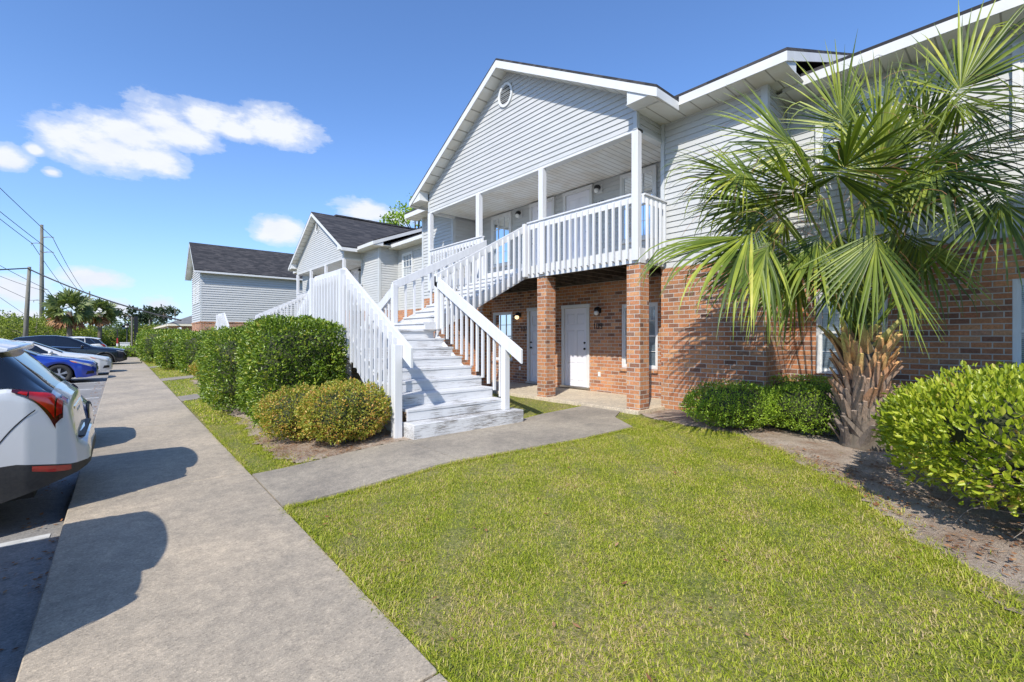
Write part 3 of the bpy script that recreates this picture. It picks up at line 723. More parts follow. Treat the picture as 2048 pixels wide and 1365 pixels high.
# ------------------------------------------------------------------ ground
def tz(x):
    t = np.clip((np.asarray(x, dtype=float)-1.1)/1.9, 0, 1); return -.12+.12*t*t*(3-2*t)
def inpoly(x, y, poly):
    c = np.zeros(x.shape, bool); n = len(poly)
    for i in range(n):
        x0, y0 = poly[i]; x1, y1 = poly[(i+1) % n]
        if y0 == y1: continue
        k = ((y0 > y) != (y1 > y)) & (x < (x1-x0)*(y-y0)/(y1-y0)+x0); c ^= k
    return c
def wob(x, y, s=1.0, ph=0.0):      # cheap smooth noise, about -1..1
    return (np.sin(x*2.7*s+1.3+ph)*np.cos(y*3.1*s-.7+ph)+.6*np.sin(x*6.1*s-y*5.3*s+2.1+ph)+.35*np.sin(x*14.3*s+y*11.9*s+ph*2))/1.6
def sheet(name, x0, x1, y0, y1, st, zf, mat, mask=None, kind='structure', **k):
    xs = np.arange(x0, x1+st*.5, st); ys = np.arange(y0, y1+st*.5, st); X, Y = np.meshgrid(xs, ys)
    V = np.stack([X.ravel(), Y.ravel(), zf(X, Y).ravel()], 1); nx = len(xs)
    i, j = np.meshgrid(np.arange(nx-1), np.arange(len(ys)-1)); a = (j*nx+i).ravel()
    F = np.stack([a, a+1, a+nx+1, a+nx], 1)
    if mask is not None:
        c = V[F].mean(1); F = F[mask(c[:, 0], c[:, 1])]
        u, inv = np.unique(F, return_inverse=True); V = V[u]; F = inv.reshape(F.shape)
    return tag(npmesh(name, V, F, mat, smooth=True, **k), kind=kind)
PATH = [(1.06,5.50),(1.8,5.49),(2.78,5.36),(4.95,5.33),(4.98,5.52),(5.6,5.66),(6.94,5.80),(6.94,4.95),(6.35,4.62),(5.87,3.95),(4.6,3.96),(2.87,4.15),(1.06,4.30)]
BEDR = [(6.95,4.55),(6.7,3.85),(6.50,2.70),(5.95,1.97),(5.22,1.30),(4.80,.96),(4.05,.50),(3.62,.22),(3.2,-.08),(2.8,-.6),(2.5,-3),(8.8,-3),(8.8,4.6)]
BEDL = [(1.62,9.5),(1.50,7.8),(1.42,6.6),(1.5,5.66),(1.8,5.50),(2.8,5.42),(4.6,5.6),(4.6,12.0),(1.55,12.0)]
BEDF = [(1.75,13.9),(3.3,13.9),(3.3,18.4),(1.8,18.4)]
g0 = MB(); g0.add([(-900,-300,-.27),(900,-300,-.27),(900,1500,-.27),(-900,1500,-.27)], [(0,1,2,3)]); tag(g0.build('ground', mottled('far_ground_cover', (.10,.12,.04), (.16,.15,.08), .05, .95)), kind='structure')
sheet('lawn', 1.03, 9.0, -3.2, 13.0, .06, lambda X, Y: tz(X)-.018+.008*wob(X, Y, 2), M['lawn'])
sheet('lawn', 1.03, 14.0, 13.0, 60.0, .5, lambda X, Y: tz(X)-.018, M['lawn'])
bed = lambda P_: (lambda x, y: inpoly(x+.07*wob(x, y, 2.2)+.03*wob(x, y, 7.), y+.07*wob(y, x, 2.4, 1.)+.03*wob(y, x, 8.), P_))
sheet('soil_bed', 2.4, 8.8, -3, 4.7, .035, lambda X, Y: tz(X)-.007+.008*wob(X, Y, 1.6)+.006*wob(X, Y, 5), M['soil'], bed(BEDR))
sheet('soil_bed', 1.3, 4.7, 5.3, 12, .035, lambda X, Y: tz(X)-.001+.008*wob(X, Y, 1.8)+.004*wob(X, Y, 5), M['soil'], bed(BEDL))
sheet('soil_bed', 1.6, 3.4, 13.8, 18.5, .05, lambda X, Y: tz(X)+.004+.012*wob(X, Y, 1.8), M['soil'], bed(BEDF))
# sidewalk cast in bays
sw = MB(); ys = [-3.0]+[1.72+3.92*i for i in range(0, 13)]
for a, b_ in zip(ys, ys[1:]):
    sw.box(-.34, 1.07, a+.008, b_-.008, -.34, -.12)
o_ = sw.build('sidewalk', M['walk'], bevel=.008); tag(o_, kind='structure')
jj = MB(); jj.box(-.325, 1.055, -3, 47, -.3, -.137); tag(jj.build('sidewalk_joint', M['joist']), kind='structure')
# path to the stairs and porch
pm = lambda x, y: inpoly(x, y, PATH)
def polysheet(name, poly, mat, zf, th=.12):
    n = len(poly); m_ = MB(); top = [(x, y, float(zf(x))) for x, y in poly]
    vs = top+[(x, y, z-th) for x, y, z in top]
    import mathutils.geometry as mg
    tris = mg.tessellate_polygon([[Vector((x, y, 0)) for x, y in poly]])
    m_.add(vs, [tuple(t_) if True else t_ for t_ in tris]+[(i, (i+1) % n, n+(i+1) % n, n+i) for i in range(n)])
    return m_
def strip_path(name, poly_left, poly_right, mat, zf):
    """ruled slab between two edges with matching point counts"""
    m_ = MB(); n = len(poly_left); vs = [(x, y, float(zf(x))) for x, y in poly_left]+[(x, y, float(zf(x))) for x, y in poly_right]
    vs += [(x, y, z-.12) for x, y, z in vs]
    fs = [(i, i+1, n+i+1, n+i) for i in range(n-1)]
    fs += [(i, 2*n+i, 2*n+i+1, i+1) for i in range(n-1)]+[(n+i, n+i+1, 3*n+i+1, 3*n+i) for i in range(n-1)]+[(0,n,3*n,2*n),(n-1,3*n-1,4*n-1,2*n-1)][:1]
    m_.add(vs, fs); return tag(m_.build(name, mat), kind='structure')
pz = lambda x: tz(x)+.006
def dens(pts, k=8):
    out = []
    for (a, b_), (c, d) in zip(pts, pts[1:]):
        for i in range(k): out.append((a+(c-a)*i/k, b_+(d-b_)*i/k))
    return out+[pts[-1]]
strip_path('path', dens([(1.076,5.50),(1.8,5.49),(2.83,5.40)]), dens([(1.076,4.30),(1.8,4.24),(2.83,4.155)]), M['path'], pz)
strip_path('path', dens([(2.842,5.40),(2.92,5.37),(4.92,5.35),(5.0,5.52),(5.6,5.66),(6.93,5.80)],4), dens([(2.842,4.155),(2.87,4.15),(4.6,3.96),(5.87,3.95),(6.35,4.62),(6.93,4.93)],4), M['path'], lambda x: tz(x)+.004)
for y in (12.9, 19.3, 27.9): strip_path('path', [(1.08,y),(2.6,y+.25),(5,y+.3)], [(1.08,y+1.05),(2.6,y+1.3),(5,y+1.35)], M['path'], lambda x: tz(x)+.002)
sl = MB(); sl.box(6.935, 8.71, 4.55, 11.95, -.1, .05); tag(sl.build('porch_slab', M['slab'], bevel=.006), kind='structure')
sl = MB(); sl.box(7.7, 9.4, 20.6, 28, -.3, -.05); tag(sl.build('porch_slab', M['slab']), kind='structure')
# parking lot
pk_ = MB(); pk_.box(-60, -.346, -30, 62, -.4, -.222); tag(pk_.build('parking_lot', M['asphalt']), kind='structure')
for i in range(-1, 14):
    y = 5.12+2.72*i; ln = MB(); ln.box(-5.2, -.42, y-.05, y+.05, -.2215, -.217); tag(ln.build('parking_line', M['line']), kind='structure')
rd = MB(); rd.box(-200, 200, 66, 74, -.262, -.235); tag(rd.build('road', M['asphalt']), kind='structure')
sheet('grass_verge', -60, 60, 62.2, 66, 1.0, lambda X, Y: X*0-.225, M['lawn'])
dl = MB()      # grit and dead leaves gathered along the kerb
# ------------------------------------------------------------------ leaves and blades
def rand(n, a=0., b=1.): return RNG.uniform(a, b, n)
RNG = np.random.default_rng(11)
def unit_rows(v): return v/np.maximum(np.linalg.norm(v, axis=1, keepdims=True), 1e-9)
def leaves(Pts, Nrm, size, spread=.8, width=.45, up=.3, aspect_var=.3, cup=.18):
    """two-quad folded leaves: base, sides, tip; returns V,F"""
    n = len(Pts); L = size*(1+aspect_var*(rand(n)*2-1))[:, None]
    D = unit_rows(Nrm+spread*RNG.normal(size=(n, 3))+np.array([0,0,up])); A = unit_rows(np.cross(D, RNG.normal(size=(n, 3))))
    B = np.cross(D, A); w = L*width
    base = Pts; tip = Pts+D*L-B*L*.06
    r1 = Pts+D*L*.33+A*w*.48+B*w*cup*1.6; r2 = Pts+D*L*.70+A*w*.38+B*w*cup; l1 = Pts+D*L*.33-A*w*.48+B*w*cup*1.6; l2 = Pts+D*L*.70-A*w*.38+B*w*cup
    V = np.stack([base, r1, r2, tip, l2, l1], 1).reshape(-1, 3); i = np.arange(n)[:, None]*6
    F = np.concatenate([i+np.array([[0,1,2,3]]), i+np.array([[0,3,4,5]])], 0); return V, F
def super_pts(n, rad, e, cut=-1.0):
    d = unit_rows(RNG.normal(size=(n, 3))); q = np.abs(d/np.array([1., 1., 1.]))
    r = (q[:, 0]**e+q[:, 1]**e+q[:, 2]**e)**(-1/e); P_ = d*r[:, None]
    grad = np.sign(P_)*np.abs(P_)**(e-1)/np.array(rad); N_ = unit_rows(grad); P_ = P_*np.array(rad)
    k = P_[:, 2] > cut*rad[2]; return P_[k], N_[k]
def shrub(name, loc, rad, label, cat, group, mat, n, size, e=3.0, lump=.08, ls=2.0, depth=.16, width=.5, spread=.8, up=.35, z0=.12, parts=None, twigs=0, corec='core', seed=1):
    """leafy shrub: added dark inner shell with leaves around it; loc is the ground point, rad the half sizes (height = 2*rz)"""
    global RNG; RNG = np.random.default_rng(seed*17+3)
    root = empty(name, loc, label, cat, group); C = np.array([0, 0, rad[2]+z0*.5])
    P_, N_ = super_pts(n, rad, e)
    w_ = lump*wob(P_[:, 0]*ls+loc[0], P_[:, 1]*ls+P_[:, 2]*1.7*ls, 1., seed)+.5*lump*wob(P_[:, 0]*ls*2.3, P_[:, 2]*ls*2.4+P_[:, 1]*ls, 1., seed*2)
    P_ = P_+N_*w_[:, None]-N_*(np.abs(RNG.normal(size=len(P_)))*depth*min(rad))[:, None]*.8
    k = P_[:, 2]+C[2] > z0+.05*wob(P_[:, 0]*3, P_[:, 1]*3); P_ = P_[k]; N_ = N_[k]
    V, F = leaves(P_+C, N_, size, spread, width, up)
    npmesh('foliage', V, F, mat, root)
    # dark closed shell added inside to block the view through the leaves
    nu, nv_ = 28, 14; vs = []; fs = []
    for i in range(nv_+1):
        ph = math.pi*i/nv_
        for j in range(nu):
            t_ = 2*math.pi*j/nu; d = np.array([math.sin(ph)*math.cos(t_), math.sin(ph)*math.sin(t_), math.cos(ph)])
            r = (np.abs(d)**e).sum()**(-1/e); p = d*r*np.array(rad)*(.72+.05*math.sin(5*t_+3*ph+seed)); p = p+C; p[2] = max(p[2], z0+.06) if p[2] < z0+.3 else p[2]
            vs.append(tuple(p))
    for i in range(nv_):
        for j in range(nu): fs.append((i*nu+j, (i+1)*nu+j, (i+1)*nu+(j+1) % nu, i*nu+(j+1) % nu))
    m_ = MB(); m_.add(vs, fs); m_.build('inner_shell', M[corec], root, smooth=True)
    st = MB(); rr = random.Random(seed)
    for q in range(9):
        a = rr.random()*6.28; r0 = rr.random()*.35
        st.tube([(math.cos(a)*r0*rad[0], math.sin(a)*r0*rad[1], -.03), (math.cos(a)*(r0+.3)*rad[0], math.sin(a)*(r0+.3)*rad[1], z0+.35)], [.016, .010], 5)
    st.build('stems', M['twig'], root)
    if twigs:
        tw = MB()
        for q in range(twigs):
            a = rr.uniform(*parts[0]); zz = rr.uniform(*parts[1]); p = Vector((math.cos(a)*rad[0]*.72, math.sin(a)*rad[1]*.72, zz)); pts = [p]
            d = Vector((math.cos(a), math.sin(a), rr.uniform(-.2, .5)))
            for s_ in range(5): d = (d+Vector((rr.uniform(-.5,.5), rr.uniform(-.5,.5), rr.uniform(-.4,.5)))).normalized(); pts.append(pts[-1]+d*rr.uniform(.05,.10))
            tw.tube(pts, [.005, .0045, .004, .003, .0025, .0015], 4)
        tw.build('bare_twigs', M['twig'], root)
    return root
# --- planting along the right
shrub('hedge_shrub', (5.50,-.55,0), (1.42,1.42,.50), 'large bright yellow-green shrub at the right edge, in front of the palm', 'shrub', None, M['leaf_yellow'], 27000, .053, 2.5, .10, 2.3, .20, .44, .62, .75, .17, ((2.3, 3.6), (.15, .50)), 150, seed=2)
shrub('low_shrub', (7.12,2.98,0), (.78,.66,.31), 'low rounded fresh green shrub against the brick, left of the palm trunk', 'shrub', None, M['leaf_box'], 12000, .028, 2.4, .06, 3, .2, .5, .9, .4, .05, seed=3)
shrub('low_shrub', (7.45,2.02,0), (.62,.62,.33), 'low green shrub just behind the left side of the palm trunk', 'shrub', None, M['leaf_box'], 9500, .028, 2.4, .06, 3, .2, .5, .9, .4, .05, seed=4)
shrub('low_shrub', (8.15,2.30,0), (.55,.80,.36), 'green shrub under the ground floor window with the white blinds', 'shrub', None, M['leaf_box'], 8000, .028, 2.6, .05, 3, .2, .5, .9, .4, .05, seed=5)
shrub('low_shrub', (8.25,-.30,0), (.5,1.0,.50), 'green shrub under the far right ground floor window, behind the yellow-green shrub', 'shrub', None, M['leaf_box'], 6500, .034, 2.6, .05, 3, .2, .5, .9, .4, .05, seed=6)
# --- left of the stairs
shrub('round_shrub', (2.28,6.02,-.05), (.57,.52,.39), 'round bronze-tipped small-leaved shrub at the foot of the stairs, right one of the pair', 'shrub', 'bronze-tipped shrubs by the stairs', M['leaf_small'], 11500, .030, 2.5, .05, 3.2, .2, .55, .9, .3, .06, seed=7)
shrub('round_shrub', (1.92,6.82,-.09), (.50,.52,.35), 'bronze-tipped small-leaved shrub at the foot of the tall hedge, left one of the pair', 'shrub', 'bronze-tipped shrubs by the stairs', M['leaf_small'], 8500, .030, 2.5, .06, 3.2, .2, .55, .9, .3, .06, seed=8)
shrub('tall_hedge', (2.22,8.30,-.09), (.70,.95,.85), 'tall glossy dark green hedge shrub beside the staircase, nearest of the tall ones', 'hedge', 'tall hedges along the sidewalk', M['leaf_hedge'], 21000, .052, 5.5, .06, 1.6, .15, .48, .8, .35, .10, seed=9)
shrub('tall_hedge', (2.05,10.75,-.1), (.80,1.25,.785), 'tall glossy hedge shrub just behind and left of the nearest tall one', 'hedge', 'tall hedges along the sidewalk', M['leaf_hedge'], 18000, .054, 5.5, .07, 1.6, .15, .48, .8, .35, .10, seed=10)
shrub('tall_hedge', (2.75,22.0,-.05), (1.05,1.6,.77), 'clipped tall hedge across the second crossing path, right of the middle pair', 'hedge', 'tall hedges along the sidewalk', M['leaf_hedge'], 9000, .085, 5, .09, 1.3, .13, .5, .8, .3, .08, seed=12)
shrub('tall_hedge', (2.25,26.2,-.1), (1.0,1.5,.76), 'clipped tall hedge across the second crossing path, left of the middle pair', 'hedge', 'tall hedges along the sidewalk', M['leaf_hedge'], 8000, .09, 5, .09, 1.3, .13, .5, .8, .3, .08, seed=13)
shrub('tall_hedge', (2.2,35.5,-.1), (1.35,3.2,.92), 'farthest square-clipped tall hedge at the end of the sidewalk', 'hedge', 'tall hedges along the sidewalk', M['leaf_hedge'], 9500, .11, 6, .08, 1.2, .12, .5, .8, .3, .08, seed=14)
shrub('round_shrub', (2.32,18.1,-.05), (.55,.55,.32), 'small bronze shrub at the foot of the far tall hedges', 'shrub', None, M['leaf_small'], 4000, .05, 2.5, .07, 3, .2, .55, .9, .3, .05, seed=15)
shrub('round_shrub', (1.2,44.5,-.2), (2.2,1.2,.42), 'far low green bush at the end of the sidewalk, right of the white utility box', 'shrub', None, M['leaf_box'], 3500, .10, 3, .1, 1.6, .2, .55, .9, .3, .05, seed=16)
shrub('round_shrub', (-2.0,50.5,-.2), (1.2,.9,.40), 'far low green bush left of the white utility box', 'shrub', None, M['leaf_box'], 2000, .10, 3, .1, 1.6, .2, .55, .9, .3, .05, seed=17)

# --- grass
def grass(name, pts, lo, hi, wid, seed=5):
    global RNG; RNG = np.random.default_rng(seed); n = len(pts)
    x, y = pts[:, 0], pts[:, 1]; L = RNG.uniform(lo, hi, n)*(1+.25*wob(x, y, 1.2)); a = rand(n, 0, 6.283)
    tilt = np.clip(RNG.normal(1.10, .34, n), .15, 1.5); h = np.stack([np.cos(a), np.sin(a), 0*a], 1); up_ = np.array([[0,0,1.]])
    d1 = h*np.sin(tilt*.75)[:, None]+up_*np.cos(tilt*.75)[:, None]; t2 = np.clip(tilt*1.35, 0, 1.9); d2 = h*np.sin(t2)[:, None]+up_*np.cos(t2)[:, None]
    s_ = np.stack([-np.sin(a), np.cos(a), 0*a], 1); w = (wid*RNG.uniform(.6, 1.25, n))[:, None]
    B = np.stack([x, y, tz(x)-.02], 1); m_ = B+d1*(L*.5)[:, None]; t_ = m_+d2*(L*.55)[:, None]
    V = np.stack([B-s_*w*.5, B+s_*w*.5, m_-s_*w*.45, m_+s_*w*.45, t_], 1).reshape(-1, 3); i = np.arange(n)[:, None]*5
    F = np.concatenate([i+np.array([[0,1,3]]), i+np.array([[0,3,2]]), i+np.array([[2,3,4]])], 0)
    return tag(npmesh(name, V, F, M['grass']), 'short green grass with dry thatch covering the lawn', 'grass', kind='stuff')
def scatter(n, x0, x1, y0, y1, thin=.0, clump=True):
    x = RNG.uniform(x0, x1, n); y = RNG.uniform(y0, y1, n)
    ok = ~inpoly(x, y, PATH)
    for P_ in (BEDR, BEDL, BEDF):
        e_ = .055*RNG.normal(size=n); e2 = .055*RNG.normal(size=n); ok &= ~bed(P_)(x+e_, y+e2)
    for yy in (12.9, 19.3, 27.9): ok &= ~((y > yy+.25*np.clip((x-1.08)/1.5,0,1)) & (y < yy+1.05+.25*np.clip((x-1.08)/1.5,0,1)))
    if clump: ok &= RNG.uniform(0, 1, n) < 1.02+.14*wob(x, y, 1.3, 4)+.18*wob(x, y, 3.7, 2)+.34*wob(x, y, 11, 1)
    ok &= ~((x > 6.9) & (y > 4.5) & (y < 12)); ok &= ~((x > 2.9) & (x < 4.9) & (y > 5.33) & (y < 9))
    return np.stack([x[ok], y[ok]], 1)
RNG = np.random.default_rng(21)
nearg = np.concatenate([scatter(470000, 1.085, 6.7, -.9, 4.4), scatter(12000, 1.085, 1.75, 5.5, 9.2), scatter(14000, 4.9, 7.0, 5.5, 9.5), scatter(3500, 6.0, 7.0, 3.7, 5.0)])
grass('lawn_grass', nearg, .017, .040, .0040)
grass('lawn_grass', np.concatenate([scatter(9000, 1.1, 2.4, 9, 14), scatter(16000, 1.1, 2.6, 14, 30), scatter(5000, 1.1, 2, 30, 40)]), .04, .07, .014, 6)
# longer tufts leaning over the concrete edges
ed = []
for (p, q) in (((1.09,-.4),(1.09,4.25)), ((1.09,4.24),(2.87,4.10)), ((2.87,4.10),(4.6,3.92)), ((4.6,3.92),(5.87,3.90)), ((1.09,5.55),(1.09,9)), ((5.0,5.56),(5.6,5.70)), ((5.6,5.70),(6.9,5.84))):
    n = int(900*math.dist(p, q)); t_ = RNG.uniform(0, 1, n)
    ed.append(np.stack([p[0]+(q[0]-p[0])*t_+RNG.normal(-.008, .016, n)+.014*wob(t_*20, t_*9), p[1]+(q[1]-p[1])*t_+RNG.normal(0, .012, n)], 1))
for P_, k_ in ((BEDR, 10), (BEDL, 4)):       # ragged turf creeping into the beds
    for (p, q) in zip(P_[:k_], P_[1:k_+1]):
        n = int(2600*math.dist(p, q)); t_ = RNG.uniform(0, 1, n); c_ = np.stack([p[0]+(q[0]-p[0])*t_+RNG.normal(0, .085, n), p[1]+(q[1]-p[1])*t_+RNG.normal(0, .085, n)], 1)
        k = (wob(c_[:, 0], c_[:, 1], 4., 2.)+RNG.normal(0, .25, n) > -.25) & (c_[:, 0] < 6.6) & ~inpoly(c_[:, 0], c_[:, 1], PATH); ed.append(c_[k])
grass('edge_grass', np.concatenate(ed), .03, .065, .005, 9)
# pine straw and dead leaves on the beds and in the grass
def litter(name, n, poly, box, size, wid, mat, lab, seed):
    global RNG; RNG = np.random.default_rng(seed)
    x = RNG.uniform(box[0], box[1], n); y = RNG.uniform(box[2], box[3], n); k = inpoly(x, y, poly) if poly else np.ones(n, bool)
    k &= (wob(x, y, 1.7, 3)+RNG.normal(0, .4, n)) > .0; x, y = x[k], y[k]; n = len(x); a = rand(n, 0, 6.283)
    D = np.stack([np.cos(a), np.sin(a), RNG.normal(0, .14, n)], 1)*(size*RNG.uniform(.5, 1.2, n))[:, None]; S = np.stack([-np.sin(a), np.cos(a), RNG.normal(0, .3, n)], 1)*wid
    C = np.stack([x, y, tz(x)+.002+rand(n, 0, .022)], 1)
    V = np.stack([C-D*.5, C+S*.5, C+D*.5, C-S*.5], 1).reshape(-1, 3); F = np.arange(n)[:, None]*4+np.array([[0,1,2,3]])
    return tag(npmesh(name, V, F, mat), lab, 'litter', kind='stuff')
litter('pine_straw', 9000, BEDL, (1.3,3.0,5.3,7.5), .09, .004, M['straw'], 'reddish pine straw under the bronze shrubs', 31)
litter('pine_straw', 9000, BEDR, (2.7,7.2,-1.5,4.4), .08, .004, M['straw'], 'reddish pine straw and twigs on the sandy bed', 32)
litter('dead_leaves', 2600, BEDR, (2.7,6.2,-1.2,1.8), .045, .022, M['straw'], 'small brown dead leaves on the sandy bed', 33)
litter('dead_leaves', 150, None, (1.2,6,.2,4), .05, .018, M['straw'], 'a few orange dead leaves lying in the lawn', 34)
litter('dead_leaves', 900, None, (-.62,-.36,2,22), .04, .02, M['straw'], 'brown leaves and grit gathered along the kerb', 35)
for o_ in [o for o in bpy.data.objects if o.name.startswith('dead_leaves')][-1:]: o_.location.z -= .10

# ------------------------------------------------------------------ palms
def fan(V, F, H, f, up_, R0, nseg, spread, droop, st=9, wseg=None, rr=random, join=.42, curl=.25, stiff=1.0):
    """costapalmate fan leaf: folded segments spreading from the hastula H"""
    f = Vector(f).normalized(); s_ = f.cross(Vector(up_)); s_ = s_.normalized() if s_.length > 1e-3 else Vector((1,0,0)); n_ = s_.cross(f).normalized()
    da = 2*spread/nseg
    for k in range(nseg):
        a = -spread+da*(k+.5)+rr.uniform(-.33,.33)*da; L = R0*(1-.30*(abs(a)/spread)**2.2)*rr.uniform(.84, 1.05)
        base = H+f*(R0*.16*max(0, math.cos(a)))-n_*.03*R0*abs(math.cos(a))
        # slight cupping so the blade folds back at its edges
        d = (f*math.cos(a)+s_*math.sin(a)+n_*(-curl*abs(math.sin(a))**1.5+rr.uniform(-.11,.11))).normalized()
        p = base.copy(); b0 = len(V); dr = droop*rr.uniform(.35, 1.9); snap = rr.random() < .22; sp = rr.uniform(.45, .8)
        ax = d.cross(n_).normalized()
        for i in range(st):
            t_ = i/(st-1); rad_ = L*t_
            wj = math.tan(da/2)*rad_*1.22+.002 if t_ < join else math.tan(da/2)*L*join*1.1*(1-((t_-join)/(1-join))**1.25)
            w = max(wj, .0012)*(wseg or 1)
            lat = d.cross(n_); lat = lat.normalized() if lat.length > 1e-4 else ax
            up2 = lat.cross(d).normalized(); fold = w*.9*(1 if k % 2 else 1)
            V += [tuple(p-lat*w), tuple(p+up2*-fold*.5), tuple(p+lat*w)]
            g_ = dr*1.38*(max(0, t_-join*.6))**1.45*(1.0/(st-1))*4.2/stiff
            if snap and t_ > sp: g_ += .75
            d = (d+Vector((0,0,-1))*g_).normalized(); p = p+d*(L/(st-1))
        for i in range(st-1):
            a0 = b0+i*3; F += [(a0, a0+1, a0+4, a0+3), (a0+1, a0+2, a0+5, a0+4)]
def frond(root, C, az_, el, plen, R0, mat, nseg=44, spread=R(118), droop=.35, seed=0, sag=.35, twist=0, stiff=1., st=9, pr=.017):
    rr = random.Random(seed); V = []; F = []
    d = Vector((math.cos(az_)*math.cos(el), math.sin(az_)*math.cos(el), math.sin(el))); p = Vector(C); pts = [p.copy()]; n = 7
    for i in range(n):
        d = (d+Vector((0,0,-1))*sag/n).normalized(); p = p+d*plen/n; pts.append(p.copy())
    side = d.cross(Vector((0,0,1))); side = side.normalized() if side.length > 1e-3 else Vector((1,0,0))
    up_ = side.cross(d).normalized(); up_ = Matrix.Rotation(twist, 3, d) @ up_
    f = (d+Vector((0,0,-1))*.22).normalized()
    fan(V, F, p, f, up_, R0, nseg, spread, droop, st, None, rr, stiff=stiff)
    pet = MB(); pet.tube(pts, [pr*1.7, pr*1.25]+[pr]*(n-2)+[pr*.8], 6)
    po = pet.build('petiole', mat, root, smooth=True)
    npmesh('leaf', np.array(V), np.array(F), mat, po)
    return po
def trunk_boots(root, z0, z1, r0, r1, n, mat, seed=0, size=1.0, lean=(0,0)):
    rr = random.Random(seed); m_ = MB()
    core = MB(); core.tube([(0,0,-.1),(0,0,z0+.02),(0,0,(z0+z1)/2),(0,0,z1)], [r0*1.05, r0, (r0+r1)/2*.95, r1], 14); core.build('trunk', M['bark'], root, smooth=True)
    for i in range(n):
        t_ = i/n; z = z0+(z1-z0)*t_; a = i*2.39996+rr.uniform(-.12,.12); r = r0+(r1-r0)*t_
        L = size*rr.uniform(.19,.31)*(1.15 if t_ > .75 else 1); w = size*rr.uniform(.040,.058); out = rr.uniform(.30,.62); tw = rr.choice((-1, 1))*rr.uniform(.15,.6)
        rad_ = Vector((math.cos(a), math.sin(a), 0)); tan = Vector((-math.sin(a), math.cos(a), 0)); pts = []
        for k in range(5):
            s_ = k/4; p = rad_*(r*.9+L*out*(s_**1.15))+Vector((0,0,z+L*(s_*.95)))+tan*tw*s_*L; ww = w*(1.35-.75*s_) if k < 4 else w*.62
            th = .020*size*(1.2-.6*s_); nn = (rad_*.75+Vector((0,0,-.6))).normalized()
            pts.append([p-tan*ww, p+nn*th, p+tan*ww, p-nn*th*.9])
        b0 = len(m_.v)
        for q in pts: m_.v += [tuple(v_) for v_ in q]
        for k in range(4):
            for j in range(4): m_.f.append((b0+k*4+j, b0+k*4+(j+1) % 4, b0+(k+1)*4+(j+1) % 4, b0+(k+1)*4+j))
        m_.f.append((b0+16, b0+17, b0+18, b0+19)); m_.f.append((b0+3, b0+2, b0+1, b0))
    m_.build('frond_bases', mat, root)
palm = empty('palm_tree', (7.03,1.36,0), 'cabbage palm with a fat trunk of old frond bases, in front of the brick wall', 'palm tree')
trunk_boots(palm, .0, 1.30, .25, .22, 150, M['boot'], 3, 1.05)
fb = MB(); rr_ = random.Random(8)
for i in range(420):        # fibre between the bases at the crown
    a = rr_.random()*6.283; r = rr_.uniform(.12,.27); z = rr_.uniform(.95,1.55); p = Vector((math.cos(a)*r, math.sin(a)*r, z)); d = Vector((rr_.uniform(-1,1), rr_.uniform(-1,1), rr_.uniform(-.6,1))).normalized()*.07
    fb.tube([p, p+d, p+d*1.8+Vector((0,0,rr_.uniform(-.05,.02)))], [.0016,.0013,.0008], 3, False)
tag(fb.build('fibre', M['twig'], palm), kind='stuff')
def frond_to(root, C, T, f, up_, R0, mat, nseg=44, spread=R(118), droop=.35, seed=0, arch=.25, stiff=1., st=10, pr=.016, curl=.25):
    """frond whose petiole arches from the crown C to the hastula T (world points)"""
    rr = random.Random(seed); o = root.location; C = Vector(C); T = Vector(T)-o
    mid = (C+T)/2+Vector((0,0,arch*(T-C).length)); pts = [C*(1-t_)**2+mid*2*t_*(1-t_)+T*t_*t_ for t_ in [i/8 for i in range(9)]]
    V = []; F = []; fan(V, F, T, f, up_, R0, nseg, spread*.92, droop, st, None, rr, stiff=stiff, curl=curl+.30)
    pet = MB(); pet.tube(pts, [pr*1.9, pr*1.4]+[pr]*6+[pr*.8], 6); po = pet.build('petiole', mat, root, smooth=True)
    npmesh('leaf', np.array(V), np.array(F), mat, po)
SN, CS = math.sin(TH), math.cos(TH)
def W3(r, fw, u): return Vector((r*CS+fw*SN, -r*SN+fw*CS, u))      # right / forward / up as the photographer stood
PC = (0,0,1.28)
